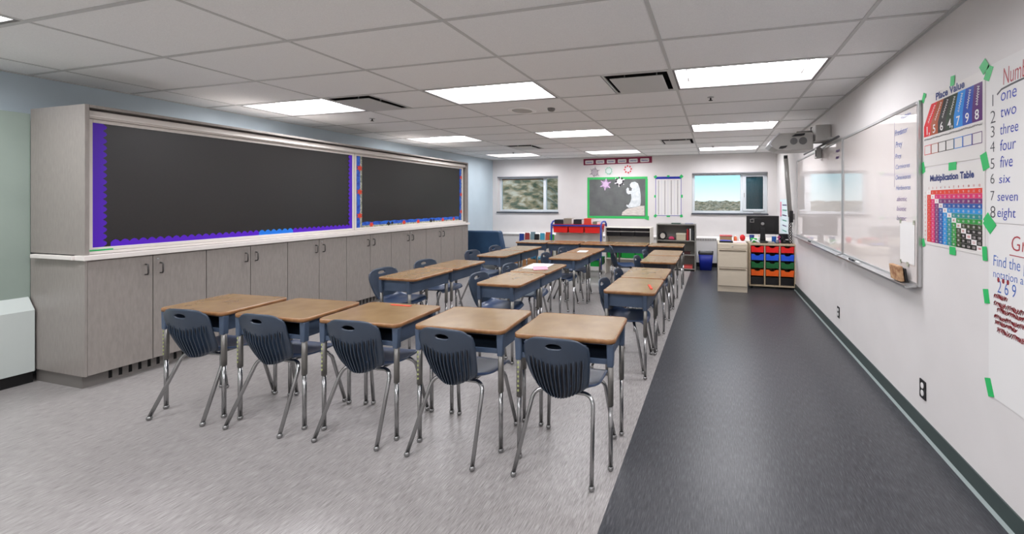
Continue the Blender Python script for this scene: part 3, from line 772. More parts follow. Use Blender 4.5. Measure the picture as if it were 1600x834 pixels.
for a in ((.008, .445, .035, .06, -.5), (.325, .462, .04, .055, -.1), (.596, .452, .055, .06, .6), (.628, .41, .045, .07, -.5)): tape(pv, *a)
# Multiplication table: z 1.225..1.705
mt = poster('multiplication_poster', 'Multiplication Table poster with rainbow number grid', 'poster', 2.95, 1.222, .60, .476)
mcol = [(226, 60, 36), (222, 36, 110), (120, 36, 110), (28, 84, 165), (28, 145, 215), (30, 140, 140), (40, 150, 60), (52, 62, 34), (24, 24, 22), (24, 24, 22), (30, 26, 24), (120, 72, 44)]
m = MB(); n = MB(); gx0, gy0_, cw, chh = .050, .018, .0443, .0268
M_cellw = mat('print_cell_white', (240, 236, 234), .4); M_num = mat('print_pale', (224, 214, 214), .4); M_numr = mat('print_red', (196, 40, 40), .4)
for i in range(1, 13):
    for j in range(1, 13):
        x = gx0 + cw*(j-1); y = gy0_ + chh*(12-i); cm = M_cellw if i == j else mat('print_cell_%d' % min(i, j), mcol[min(i, j)-1], .35)
        m.box(x+.0004, x+cw-.0004, y+.0004, y+chh-.0004, .0027, .0031, cm)
        textbm(n, str(i*j), x+cw/2, y+.007, .017, M_numr if i == j else M_num, .0036, align='CENTER', thick=.015)
for j in range(1, 13):
    textbm(n, str(j), gx0+cw*(j-.5), gy0_+chh*12+.008, .017, M_numr, .0036, align='CENTER', thick=.015)
    textbm(n, str(j), gx0-.022, gy0_+chh*(12-j)+.007, .017, M_numr, .0036, align='CENTER', thick=.015)
m.build('number_grid', mt); n.build('numbers', mt)
m = MB(); textbm(m, 'Multiplication Table', .085, .396, .052, M_navy, .0035, width=.43, thick=.035); m.build('title', mt)
for a in ((.0, .487, .04, .07, .3), (.325, .470, .075, .045, .0), (.600, .470, .05, .085, .3), (.004, .006, .035, .05, .3), (.325, -.008, .06, .045, 0), (.600, .012, .035, .07, .1)): tape(mt, *a)
tape(mt, .634, .158, .06, .075, .8)
# flip charts
c1 = poster('number_words_chart', 'large handwritten flip chart with number words one to eight', 'poster', 2.335, 1.392, .68, .765, M_paper, 0)
def at(y, z): return 2.335 - y, z - 1.392
for s_, z, zz in (('1', 1.952, 2.014), ('2', 1.871, 1.936), ('3', 1.803, 1.862), ('4', 1.731, 1.787), ('5', 1.65, 1.706), ('6', 1.579, 1.632), ('7', 1.498, 1.548), ('8', 1.414, 1.476)):
    x, y = at(2.312, z); m = MB(); textbm(m, s_, x, y, (zz-z)*1.35, M_inkk, .0032, thick=-.012); m.build('numeral', c1)
M_blueink = mat('blue_ink', (40, 62, 170), .5)
for s_, y_, z, h, wd in (('one', 2.240, 1.962, .085, .10), ('two', 2.240, 1.886, .075, .10), ('three', 2.243, 1.806, .072, .115), ('four', 2.243, 1.730, .075, .10), ('five', 2.243, 1.652, .078, .08), ('six', 2.252, 1.579, .058, .075), ('seven', 2.262, 1.496, .062, .13), ('eight', 2.264, 1.420, .064, .118)):
    x, y = at(y_, z); m = MB(); textbm(m, s_, x, y, h, M_blueink, .0032, width=wd, thick=-.004, shear=.08); m.build('number_word', c1)
m = MB(); x, y = at(2.225, 2.035); textbm(m, 'Numbers', x, y, .112, M_inkr, .0032, width=.215, thick=-.002, shear=.1); m.build('heading', c1)
m = MB(); x, y = at(2.262, 2.000); m.ribbon([(x, y), (x+.03, y+.018), (x+.09, y+.024), (x+.16, y+.028), (x+.30, y+.032)], .009, .0030, m=M_inkk); m.build('underline', c1)
tape(c1, .022, .000, .05, .085, .8, .0036)
c2 = poster('place_chart', 'lower flip chart with blue and red handwriting at the photo edge', 'poster', 2.322, .55, .68, .835, M_paper, 0)
def at2(y, z): return 2.322 - y, z - .55
m = MB(); x, y = at2(2.175, 1.272); textbm(m, 'Group', x, y, .098, M_inkr, .0032, width=.22, thick=-.01, shear=.1); m.ribbon([(x-.005, y-.022), (x+.25, y-.026)], .004, .0032, m=M_inkr); m.build('heading', c2)
m = MB()
for s_, yy, z, h, wd in (('Find the place', 2.292, 1.185, .075, .30), ('notation and', 2.292, 1.130, .055, .24), ('2 6 9', 2.262, 1.062, .085, .12)):
    x, y = at2(yy, z); textbm(m, s_, x, y, h, mat('blue_ink_light', (70, 110, 190), .5), .0032, width=wd, thick=-.006, shear=.08)
m.build('blue_handwriting', c2)
m = MB()
M_red2 = mat('dark_red_ink', (150, 44, 52), .5)
for yy, z, wd, h in ((2.284, 1.028, .09, .03), (2.284, .990, .26, .032), (2.262, .965, .24, .03), (2.282, .93, .28, .03), (2.276, .905, .14, .028), (2.262, .868, .24, .034)):
    x, y = at2(yy, z); m = MB(); scribble(m, x, y, wd, h, M_red2, .0032, .0045); m.build('red_handwriting', c2)
for yy in (2.252, 2.22, 2.19):
    x, y = at2(yy, 1.122); MB().prism(ell(x, y, .008, .012, 10), 'z', .0031, .0036, M_red2).build('red_dot', c2)
tape(c2, -.016, .475, .04, .07, .2); tape(c2, .006, .035, .045, .085, .35)

# ================================================================ PROJECTOR GROUP
M_proj = noisy('projector_grey_plastic', (176, 174, 170), (182, 180, 176), (5, 5, 5), .4)
M_proj2 = mat('projector_white', (226, 228, 232), .35)
r = thing('projector', 'grey wall mounted short throw projector above the far whiteboard', 'projector', (0.0, 0, -.025))
# body spans x .65..1.12 at y 5.05..5.45
m = MB(); m.prism([(.66, 2.17), (.63, 2.205), (.66, 2.26), (.74, 2.335), (1.10, 2.335), (1.12, 2.31), (1.12, 2.13), (.80, 2.125), (.72, 2.13)], 'y', 5.08, 5.42, M_proj); m.build('body', r, .012)
m = MB(); m.prism([(.655, 2.172), (.622, 2.205), (.652, 2.262), (.735, 2.342), (.755, 2.34), (.67, 2.255), (.645, 2.205), (.668, 2.175)], 'y', 5.06, 5.44, M_proj2); m.build('front_shell', r, .006)
for cx, rr in ((.905, .040), (1.005, .044)):
    g = MB().prism(ell(cx, 2.235, rr, rr, 24), 'y', 5.07, 5.0795, mat('grille_grey', (104, 104, 104), .5)); g = g.build('speaker_grille', r)
m = MB().prism([(.735, 2.150), (.755, 2.178), (.835, 2.185), (.815, 2.160), (.775, 2.148)], 'y', 5.07, 5.0795, M_black); m.build('lens_opening', r, .001)
m = MB().prism([(.88, 2.29), (.92, 2.318), (1.03, 2.325), (1.02, 2.30), (.98, 2.292)], 'y', 5.07, 5.0795, M_black); m.build('cable_cover', r, .001)
m = MB(); m.tube([(1.11, 5.25, 2.27), (1.17, 5.22, 2.30)], .03, 10, M_proj); m.tube([(.97, 5.25, 2.338), (.97, 5.25, 2.365), (1.15, 5.2, 2.365)], .012, 8, M_steel); m.build('mount_arm', r)
m = MB(); m.box(1.13, 1.297, 5.02, 5.24, 2.222, 2.41, M_proj); m.build('wall_mount_box', r, .01)
m = MB(); m.box(1.125, 1.30-.003, 5.241, 5.27, 2.222, 2.42, M_black); m.build('mount_gasket', r)
r = thing('pen_sensor_bar', 'thin dark sensor bar along the top of the far whiteboard', 'sensor bar')
MB().tube([(1.255, 4.60, 2.175), (1.255, 6.25, 2.175)], .013, 10, mat('bar_grey', (90, 90, 92), .4)).build('bar', r)
MB().box(1.215, 1.273, 5.36, 5.46, 2.03, 2.160, M_proj).build('control_box', r, .006)
MB().box(1.208, 1.214, 5.37, 5.39, 2.05, 2.13, M_black).build('button_strip', r)
m = MB()
for yy in (4.8, 6.1): m.box(1.2, 1.299, yy, yy+.02, 2.19, 2.20, M_alu)
m.build('bracket', r)
r = thing('interactive_arm', 'long grey tubular arm leaning in the back right corner', 'arm')
MB().tube([(1.165, 7.25, 2.22), (1.19, 7.25, 1.85), (1.235, 7.24, 1.22)], .037, 14, mat('arm_grey', (164, 162, 158), .35, .3)).build('tube', r)
MB().tube([(1.163, 7.25, 2.222), (1.163, 7.25, 2.275)], .032, 14, M_black).build('end_cap', r)
MB().box(1.215, 1.275, 7.20, 7.28, 1.13, 1.33, M_black).build('joint_clamp', r, .01)
MB().box(1.26, 1.298, 7.22, 7.26, 1.18, 1.28, M_steel).build('wall_bracket', r)
m = MB()
for k in range(4):
    pts = [(1.235 + .025*math.sin(i*.9+k*1.7), 7.24 + .02*math.cos(i*1.1+k), 1.13 - .36*i/14) for i in range(15)]
    m.tube(pts, .007, 6, M_black)
tag(m.build('cable_bundle'), 'tangled black cables hanging behind the tray unit', 'cable')
r = thing('corner_poster', 'tall pale paper with a pink strip hanging in the back right corner', 'poster', mtx=wallm('right', 8.75, .78))
MB().box(0, .95, 0, .75, .001, .003, mat('pale_blue_paper', (214, 230, 234), .6)).build('sheet', r)
MB().box(.03, .16, .40, .70, .0032, .0045, mat('hot_pink', (232, 110, 150), .6)).build('pink_strip', r)
m = MB()
for k in range(6): scribble(m, .30, .12+.1*k, .45, .035, M_inkp if k % 2 else mat('mint_ink', (90, 190, 160), .6), .0036, .008)
m.build('handwriting', r)

# ================================================================ BACK WALL DISPLAYS
M_greypaper = noisy('dark_grey_paper', (96, 98, 98), (108, 112, 110), (4, 4, 9), .7)
r = thing('bulletin_board', 'dark grey paper display with a bright green border on the back wall', 'bulletin board', mtx=wallm('back', -3.075, 1.085))
W, H = 1.49, .985
MB().box(0, W, 0, H, .001, .004, M_greypaper).build('paper_backing', r)
t = .055; M_gb = mat('green_border', (58, 190, 100), .5)
for a in ((-.01, W+.02, -.012, t-.012), (-.01, W+.01, H-t+.01, H+.01), (-.012, t-.012, t-.012, H-t+.01), (W-t+.015, W+.015, t-.012, H-t+.01)):
    MB().box(a[0], a[1], a[2], a[3], .0042, .0055, M_gb).build('green_border', r)
MB().prism([(W-.06, -.02), (W+.04, -.05), (W+.045, .05), (W, .06)], 'z', .0057, .0065, M_gb).build('border_corner', r)
fig = [(572,385),(590,362),(630,355),(665,375),(685,430),(695,500),(697,580),(690,625),(640,640),(560,650),(530,630),(535,612),(555,620),(580,580),(590,540),(585,490),(555,498),(535,480),(530,440),(545,418),(562,430),(560,455),(590,458),(597,430),(575,410)]
conv = lambda p: (-1.911 + (p[0]-616)*.00215 + 3.075, 1.557 - (p[1]-544)*.00213 - 1.085)
M_cut = noisy('shiny_white_cutout', (206, 214, 216), (232, 236, 238), (14, 14, 14), .35)
MB().prism([conv(p) for p in fig], 'z', .0075, .0085, M_cut).build('kneeling_figure', r)
MB().prism([conv(p) for p in [(478,735),(485,700),(540,660),(600,650),(690,628),(738,625),(738,735)]], 'z', .0058, .0070, noisy('pale_pink_paper', (204, 194, 186), (226, 218, 210), (10, 40, 10), .6)).build('rock_shape', r)
def flake(x, z, R, body, accent, label, kind):
    r = thing('paper_snowflake', label, 'snowflake', mtx=wallm('back', x, z, .012), group='paper snowflakes')
    m = MB()
    for k in range(6):
        a = PI/3*k + .4; c, s_ = math.cos(a), math.sin(a)
        q = lambda u, v: (u*c - v*s_, u*s_ + v*c)
        m.prism([q(0, -R*.11), q(R*.8, -R*.10), q(R, 0), q(R*.8, R*.10), q(0, R*.11)], 'z', 0, .001, body)
    m.prism(ell(0, 0, R*.45, R*.45, 16), 'z', .0011, .0018, body); m.build('cutout', r)
    m = MB()
    for k in range(8):
        a = PI/4*k + .1
        if kind == 'dots': m.prism(ell(R*.62*math.cos(a), R*.62*math.sin(a), R*.16, R*.16, 8), 'z', .002, .0026, accent)
        else:
            ring = [(R*.5*math.cos(a), R*.5*math.sin(a)), (R*.62*math.cos(a+.35), R*.62*math.sin(a+.35)), (R*.5*math.cos(a+.7), R*.5*math.sin(a+.7))]
            m.ribbon(ring, R*.10, .0022, m=accent)
    m.build('coloured_accents', r)
flake(-2.893, 2.206, .15, mat('f_grey', (184, 176, 182), .6), mat('f_dgrey', (120, 112, 118), .6), 'grey paper snowflake, leftmost above the display', 'ring')
flake(-2.533, 2.235, .14, mat('f_pale', (216, 226, 222), .6), mat('f_green', (90, 180, 140), .6), 'paper snowflake ringed in green above the display', 'ring')
flake(-2.052, 2.262, .13, mat('f_white', (228, 226, 228), .6), mat('f_red', (210, 40, 50), .6), 'paper snowflake ringed in red above the display', 'dots')
flake(-2.614, 1.903, .155, mat('f_lilac', (214, 186, 216), .6), mat('f_lilac2', (190, 150, 200), .6), 'lilac paper snowflake on the grey display', 'ring')
flake(-2.259, 1.972, .145, mat('f_white', (228, 226, 228), .6), mat('f_black', (44, 36, 44), .6), 'white paper snowflake with black dots at the display top edge', 'dots')
r = thing('pocket_sign', 'maroon banner with six white cards near the ceiling', 'sign', mtx=wallm('back', -3.185, 2.385) @ Matrix.Rotation(.012, 4, 'Z'))
MB().box(0, 1.72, 0, .155, .001, .004, mat('maroon', (134, 26, 66), .5)).build('banner', r)
for k in range(6):
    c = MB().prism(rrect(.045+.278*k, .26+.278*k, .025, .115, .02), 'z', .0042, .006, M_paper).build('white_card', r)
    m = MB(); scribble(m, .075+.278*k, .05, .15, .03, mat('lilac_ink', (130, 120, 190), .5), .0064, .006); m.build('handwriting', c)
r = thing('number_chart', 'hundreds chart with blue header held by green tape on the back wall', 'poster', mtx=wallm('back', -1.385, 1.145))
W, H = .61, .925
MB().box(0, W, 0, H, .001, .003, M_paper).build('sheet', r)
m = MB(); Mv = mat('violet_edge', (110, 104, 180), .5); m.box(0, .014, 0, H, .0032, .004, Mv); m.box(W-.014, W, 0, H, .0032, .004, Mv); m.box(.014, W-.014, 0, .014, .0032, .004, Mv); m.build('edge_line', r)
MB().box(.014, W-.014, H-.055, H, .0032, .0045, mat('deep_blue', (20, 40, 160), .5)).build('header_band', r)
m = MB()
for c in range(4):
    for k in range(26):
        x = .075 + .15*c; y = .04 + .031*k
        m.box(x-.012, x+.012, y, y+.014, .0032, .0038, (M_inkk, mat('ink_brown', (110, 70, 60)), M_inkk)[k % 3])
    m.box(.147+.15*c, .149+.15*c, .02, H-.07, .0032, .0036, Mv)
m.build('printed_numbers', r)
for a in ((.0, H, .07, .06, .6), (W/2, H+.012, .06, .04, 0), (W, H, .07, .07, .8), (-.01, H/2, .04, .06, 0), (W+.012, H/2, .04, .07, 0), (.0, .0, .07, .06, .8), (W/2, -.008, .08, .035, 0), (W, .0, .06, .06, .3)): tape(r, *a, z=.0048)

# ================================================================ BACK FURNITURE
# blue lounge seat in the left back corner, seen from behind
M_sofa = noisy('dark_blue_vinyl', (34, 62, 92), (42, 74, 106), (4, 4, 4), .42)
r = thing('lounge_seat', 'dark blue padded lounge seat with tall back in the left corner', 'armchair', (-5.0, 7.62, 0), math.radians(4))
MB().prism([(-.62, .16), (.66, .16), (.52, .82), (.49, .85), (-.56, .85), (-.6, .82)], 'y', -.12, .04, M_sofa).build('back_cushion', r, .03)
MB().box(-.60, .60, .05, .68, .20, .42, M_sofa).build('seat_cushion', r, .04)
for sx in (-1, 1):
    for yy in (-.04, .6): MB().tube([(sx*.52, yy, 0), (sx*.52, yy, .21)], .02, 10, M_black).build('leg', r)

M_blue_tube = mat('blue_metal_tube', (36, 62, 160), .35); M_redtub = mat('red_plastic_tub', (226, 30, 26), .35); M_greentub = mat('green_plastic_tub', (20, 150, 60), .4); M_cream = mat('cream_melamine', (222, 216, 206), .5)
M_blacktub = mat('black_plastic_tub', (26, 24, 26), .35)
def trolley(x0, x1, y0, y1, ztop, tubm, label, n, lowm, board):
    r = thing('tub_trolley', label, 'trolley', ((x0+x1)/2, (y0+y1)/2, 0)); hx, hy = (x1-x0)/2, (y1-y0)/2
    for sx in (-1, 1):
        m = MB().tube([(sx*hx, -hy, .09), (sx*hx, -hy, ztop-.03), (sx*hx, -hy*.6, ztop+.03), (sx*hx, 0, ztop+.035), (sx*hx, hy*.6, ztop+.03), (sx*hx, hy, ztop-.03), (sx*hx, hy, .09)], .018, 10, M_blue_tube)
        m.build('end_frame', r)
        for sy in (-1, 1): MB().lathe([(.035, -.015), (.035, .015)], seg=14, m=M_black, mtx=Matrix.Translation((sx*hx, sy*hy, .036)) @ Matrix.Rotation(PI/2, 4, 'Y')).build('caster', r)
        for sy in (-1, 1): MB().box(sx*hx-.018, sx*hx+.018, sy*hy-.012, sy*hy+.012, .045, .095, M_steel).build('caster_fork', r)
    m = MB()
    for sy in (-1, 1):
        for z in (ztop-.045, .30): m.box(-hx, hx, sy*hy-.012, sy*hy+.012, z-.014, z+.014, M_blue_tube)
    m.build('side_rail', r)
    if board: MB().box(-hx+.02, hx-.02, -.01, .01, .58, .90, M_cream).build('divider_board', r)
    for z, mm in ((ztop-.035, tubm), (.31, lowm)):
        wd = (2*hx-.04)/n
        for k in range(n):
            a = -hx+.02+wd*k+.006; b = a+wd-.012; h = .16; yy = hy-.016; m = MB(); tt = .005
            m.prism([(a, z), (a+.02, z-h), (b-.02, z-h), (b, z)], 'y', -yy, -yy+tt, mm); m.prism([(a, z), (a+.02, z-h), (b-.02, z-h), (b, z)], 'y', yy-tt, yy, mm)
            m.box(a+.02, b-.02, -yy+tt, yy-tt, z-h, z-h+tt, mm)
            for xa, xb_ in ((a, a+.02), (b, b-.02)):
                m.prism([(xa, z), (xb_, z-h), (xb_+tt, z-h), (xa+tt, z)] if xa < xb_ else [(xa-tt, z), (xb_-tt, z-h), (xb_, z-h), (xa, z)], 'y', -yy+tt, yy-tt, mm)
            m.build('tub', r)
    return r
tr1 = trolley(-3.36, -2.27, 7.72, 8.12, 1.03, M_redtub, 'blue framed trolley with red plastic tubs on the top tier', 3, M_greentub, True)
# sorter trolley with black tubs
r = thing('tub_rack', 'white framed rack with two tiers of black tubs', 'rack', (-1.74, 8.0, 0))
MB().box(-.46, .46, .14, .16, .10, .96, M_cream).build('back_panel', r)
for sx in (-1, 1): MB().box(sx*.47-.012, sx*.47+.012, -.16, .16, .0, .96, M_cream).build('side_post', r, .004)
for z, h_ in ((.942, .062), (.866, .092)):
    for k in range(3):
        a = -.45 + .30*k
        m = MB().prism([(-.158, z-.0), (-.15, z-h_), (.135, z-h_), (.135, z)], 'x', a+.006, a+.294, M_blacktub); m.build('tub', r, .008)
    MB().box(-.455, .455, -.150, .138, z+.002, z+.009, M_cream).build('rack_rail', r)
MB().box(-.455, .455, -.15, .138, .30, .32, M_cream).build('shelf', r)
for k in range(3): MB().prism([(-.13, .47), (-.11, .325), (.12, .325), (.13, .47)], 'x', -.44+.30*k, -.16+.30*k, M_greentub).build('green_tub', r, .008)
MB().box(-.455, .455, -.15, .138, .60, .61, M_cream).build('shelf', r)

def book(x, y, z, sx, sy, sz, m, label, rz=0, group=None, name='book', tilt=0):
    r = thing(name, label, 'book', (x, y, z), rz, group)
    if tilt: r.rotation_euler = (tilt, 0, rz)
    MB().box(-sx/2, sx/2, -sy/2, sy/2, 0, .003, m).box(-sx/2, sx/2, -sy/2, sy/2, sz-.003, sz, m).box(-sx/2, sx/2, -sy/2, -sy/2+.003, .003, sz-.003, m).build('cover', r)
    MB().box(-sx/2+.004, sx/2-.004, -sy/2+.0035, sy/2-.004, .0032, sz-.0032, M_paper).build('pages', r)
    return r
def bk(c): return mat('cover_%d_%d_%d' % c, c, .4)
# things on the red trolley
bx = [((-3.22), (40, 40, 44), .22, .09, 'black book lying at the left end of the red tub trolley'), (-3.02, (150, 140, 124), .20, .12, 'tan box of cards on the red tub trolley'), (-2.80, (34, 34, 40), .20, .10, 'dark folder on the middle of the red tub trolley'), (-2.58, (220, 70, 50), .18, .12, 'orange red book near the right of the red tub trolley'), (-2.42, (120, 130, 110), .11, .06, 'olive notebook at the right end of the red tub trolley')]
MB().box(-.52, .52, -.165, .165, 1.00, 1.008, M_redtub).build('tub_lid', tr1)
for x, c, wd, h, lab in bx: book(x, 7.90, 1.009, wd-.02, .22, h, bk(c), lab, 0)
# picture-book bin
r = thing('book_bin', 'low pale bin of picture books left of the red tub trolley', 'bookshelf', (-3.86, 8.1, 0))
MB().box(-.44, .44, -.16, .16, .0, .56, M_cream).build('carcass', r, .004)
m = MB(); m.box(-.44, .44, -.16, -.148, .561, .60, M_cream); m.box(-.44, .44, .148, .16, .561, .72, M_cream); m.box(-.44, -.43, -.148, .148, .561, .64, M_cream); m.box(.43, .44, -.148, .148, .561, .64, M_cream); m.build('bin_rim', r)
for k, (c, lab) in enumerate((((28, 60, 140), 'dark blue picture book at the left of the book bin'), ((150, 60, 60), 'red picture book in the book bin'), ((120, 150, 160), 'pale blue picture book in the book bin'), ((24, 24, 26), 'black picture book standing in the book bin'), ((70, 160, 190), 'turquoise picture book in the book bin'), ((200, 90, 60), 'orange picture book in the book bin'), ((60, 170, 80), 'green picture book at the right of the book bin'))):
    o = tag(MB().box(-.055, .055, -.006, .006, 0, .20+.02*(k % 3), bk(c)).build('picture_book', bevel=.002), lab, 'book', 'picture books in the bin'); o.location = (-4.23+.122*k, 8.06+.03*(k % 3), .562); o.rotation_euler = (random.uniform(-.12, -.04), 0, random.uniform(-.12, .12))

# bookcase
M_bc = mat('grey_shelf_laminate', (142, 140, 134), .5)
r = thing('bookcase', 'grey open bookcase against the back wall under the hundreds chart', 'bookcase', (-.83, 8.70, 0))
hx, hy, zt = .42, .17, 1.0
for sx in (-1, 1): MB().box(min(sx*hx, sx*(hx-.022)), max(sx*hx, sx*(hx-.022)), -hy, hy, 0, zt-.024, M_bc).build('side_panel', r, .001)
MB().box(-hx, hx, -hy, hy, zt-.023, zt, M_bc).build('top_panel', r, .001)
MB().box(-hx+.023, hx-.023, hy-.008, hy, .0, zt-.024, M_bc).build('back_panel', r)
for z in (.03, .33, .63): MB().box(-hx+.023, hx-.023, -hy+.002, hy-.009, z, z+.022, M_bc).build('shelf', r)
sz = .6525
r = thing('round_clock', 'round black object with pale face on the upper bookcase shelf', 'clock', (-1.12, 8.62, sz))
MB().prism(ell(0, .09, .085, .085, 24), 'y', -.03, .05, M_black).build('casing', r, .01)
MB().prism(ell(0, .085, .055, .06, 20), 'y', -.034, -.031, M_cream).build('face', r)
r = thing('pink_basket', 'pink and black pouch on the upper bookcase shelf', 'pouch', (-.93, 8.60, sz))
MB().prism([(-.07, 0), (.07, 0), (.06, .05), (.02, .075), (-.04, .07)], 'y', -.05, .05, mat('pouch_pink', (210, 70, 110), .6)).build('pouch_body', r, .012); MB().box(-.072, .072, -.054, -.051, .01, .022, M_black).build('zip_band', r)
r = thing('file_box', 'cream card file box on the upper bookcase shelf', 'box', (-.72, 8.62, sz)); MB().box(-.1, .1, -.08, .08, 0, .12, mat('kraft_cream', (206, 194, 168), .7)).build('box_body', r, .003); MB().box(-.105, .105, -.085, .085, .121, .15, mat('kraft_pale', (222, 214, 194), .7)).build('lid', r, .003)
for k, (c, h) in enumerate((((190, 40, 44), .24), ((120, 30, 34), .22), ((226, 224, 220), .25), ((40, 46, 48), .24), ((60, 62, 66), .22))):
    o = tag(MB().box(-.014, .014, -.09, .09, 0, h, bk(c)).build('upright_book', bevel=.003), ['red', 'dark red', 'white', 'black', 'charcoal'][k] + ' book standing at the right of the upper bookcase shelf', 'book', 'upright books'); o.location = (-.585+.030*k, 8.64, sz)
for x, z, wd, h, c, lab in ((-.62, .3525, .2, .05, (60, 24, 24), 'dark red book lying on the middle bookcase shelf'), (-.60, .0525, .24, .06, (206, 84, 80), 'coral folder on the bottom bookcase shelf'), (-.80, 1.001, .2, .018, (50, 84, 70), 'dark green folder on top of the bookcase'), (-.55, 1.001, .18, .018, (150, 152, 168), 'grey lilac folder on top of the bookcase')):
    book(x - (.03 if lab.startswith('dark green') else 0), 8.64, z, wd, .2, h, bk(c), lab)
tag(MB().lathe([(.03, 0), (.035, .01), (.035, .09), (.02, .12), (.012, .14)], seg=14, m=M_paper).build('white_bottle', mtx=Matrix.Translation((-.76, 8.6, .3525))), 'white bottle on the middle bookcase shelf', 'bottle')
# bin
r = thing('recycling_bin', 'blue plastic bin with black liner beside the bookcase', 'bin', (-.205, 8.80, 0))
Mbin = mat('blue_bin_plastic', (10, 36, 150), .4)
m = MB(); a = rrect(-.125, .125, -.10, .10, .03); b = rrect(-.155, .155, -.13, .13, .03); n_ = len(a)
VA = [m.bm.verts.new((p[0], p[1], 0)) for p in a]; VB = [m.bm.verts.new((p[0], p[1], .38)) for p in b]; VC = [m.bm.verts.new((p[0]*.94, p[1]*.94, .38)) for p in b]; VD = [m.bm.verts.new((p[0]*.9, p[1]*.9, .02)) for p in a]
for R1, R2 in ((VA, VB), (VB, VC), (VC, VD)):
    for i in range(n_): m.face([R1[i], R1[(i+1)%n_], R2[(i+1)%n_], R2[i]], Mbin, True)
m.face(list(reversed(VA)), Mbin); m.face(VD, Mbin); m.build('bin_body', r)
m = MB(); V = [[m.bm.verts.new((p[0]*s_, p[1]*s_, z + .006*math.sin(i*1.7))) for i, p in enumerate(b)] for s_, z in ((1.02, .345), (1.03, .39), (.93, .392), (.90, .30))]
for R1, R2 in zip(V, V[1:]):
    for i in range(n_): m.face([R1[i], R1[(i+1)%n_], R2[(i+1)%n_], R2[i]], M_blacktub, True)
m.build('bin_liner', r)

# teacher corner --------------------------------------------------
M_beige = mat('beige_metal', (204, 192, 172), .4)
r = thing('filing_cabinet', 'beige two drawer filing cabinet at the end of the teacher desk', 'filing cabinet', (.268, 7.02, 0))
MB().box(-.235, .235, -.275, .27, 0, .80, M_beige).build('carcass', r, .004)
for a, b in ((.10, .395), (.405, .70)):
    d = MB().box(-.225, .225, -.296, -.276, a, b, M_beige).build('drawer', r, .005)
    MB().box(-.21, .21, -.302, -.2965, b-.028, b-.008, mat('handle_recess', (120, 108, 92), .4)).build('drawer_pull', d)
MB().box(-.225, .225, -.290, -.276, .708, .79, M_beige).build('top_rail', r, .003)
MB().lathe([(.012, 0), (.012, .004), (.001, .004)], seg=12, m=M_alu, mtx=Matrix.Translation((0, -.291, .752)) @ Matrix.Rotation(PI/2, 4, 'X')).build('lock', r)
r = thing('tray_unit', 'pale wood tray unit with red, blue, green and orange trays', 'storage unit', (.935, 7.37, 0))
M_birch = noisy('pale_birch', (184, 166, 138), (198, 180, 152), (30, 4, 30), .5)
hx = .36
for x in (-.36, -.12, .12, .36): MB().box(x-.010, x+.010, -.22, .22, .06, .735, M_birch).build('upright', r, .001)
MB().box(-.372, .372, -.225, .225, .736, .765, M_birch).build('top_panel', r, .002)
MB().box(-.372, .372, -.22, .22, .035, .059, M_birch).build('bottom_panel', r, .001)
MB().box(-.372, .372, .221, .229, .06, .735, M_birch).build('back_panel', r)
for sx in (-.33, .33):
    for sy in (-.18, .18): MB().lathe([(.02, 0), (.02, .034)], sx, sy, 12, M_black).build('foot', r)
tcol = [((230, 22, 18), .735), ((24, 84, 220), .600), ((14, 100, 48), .468), ((240, 98, 20), .335)]
tn = 0
for c in range(3):
    for k, (rgb, z) in enumerate(tcol):
        mm = mat('tray_%d' % k, rgb, .35); a, b = -.36+.24*c+.016, -.12+.24*c-.016; zt_, h = z-.012, .105; m = MB()
        n_ = 10; cut = [(a+.055, zt_)] + [((a+b)/2 - .048*math.cos(PI*q/n_), zt_-.028*math.sin(PI*q/n_)) for q in range(n_+1)] + [(b-.055, zt_)]
        m.prism([(a, zt_), *cut[1:-1], (b, zt_), (b-.008, zt_-h), (a+.008, zt_-h)], 'y', -.226, -.220, mm)
        m.box(a+.008, b-.008, -.219, .20, zt_-h, zt_-h+.004, mm)
        m.box(a+.004, a+.008, -.219, .20, zt_-h, zt_-.02, mm); m.box(b-.008, b-.004, -.219, .20, zt_-h, zt_-.02, mm)
        tr = m.build('tray', r)
    m = MB(); a, b = -.36+.24*c+.018, -.12+.24*c-.018; m.box(a, b, -.20, .20, .064, .19, M_blacktub); m.build('dark_tray', r, .004)
# teacher desk behind
M_dk = mat('dark_edge_panel', (60, 56, 54), .5)
r = thing('teacher_desk', 'pale topped teacher desk in the back right corner', 'desk', (.62, 7.98, 0))
MB().box(-.60, .62, -.37, .30, .735, .765, M_cream).build('desktop', r, .003)
for x in (-.58, .58): MB().box(x-.012, x+.012, -.34, .28, 0, .734, M_dk).build('end_panel', r)
MB().box(-.56, .56, .2, .22, .25, .734, M_dk).build('modesty_panel', r)
ST = .766
r = thing('computer_monitor', 'black computer monitor seen from behind on the tray unit', 'monitor', (.815, 7.50, ST))
MB().box(-.275, .275, -.02, .02, .135, .465, M_black).build('screen_housing', r, .008)
MB().prism(rrect(-.20, .20, .18, .42, .04), 'y', -.034, -.0205, mat('black_gloss', (22, 22, 24), .25)).build('rear_cover', r, .004)
MB().prism(ell(0, .325, .030, .026, 18), 'y', -.037, -.0345, M_steel).build('round_badge', r)
m = MB(); m.box(-.215, -.145, -.0375, -.0345, .345, .405, M_steel); m.box(-.205, -.155, -.0385, -.0376, .355, .395, M_black); m.build('sticker', r)
MB().prism([(-.05, .008), (.05, .008), (.035, .25), (-.035, .25)], 'y', -.062, -.0375, M_black).build('stand_neck', r, .004)
MB().prism(rrect(-.12, .12, -.12, .05, .03), 'z', .0, .008, M_black).build('stand_base', r)
FT = .801
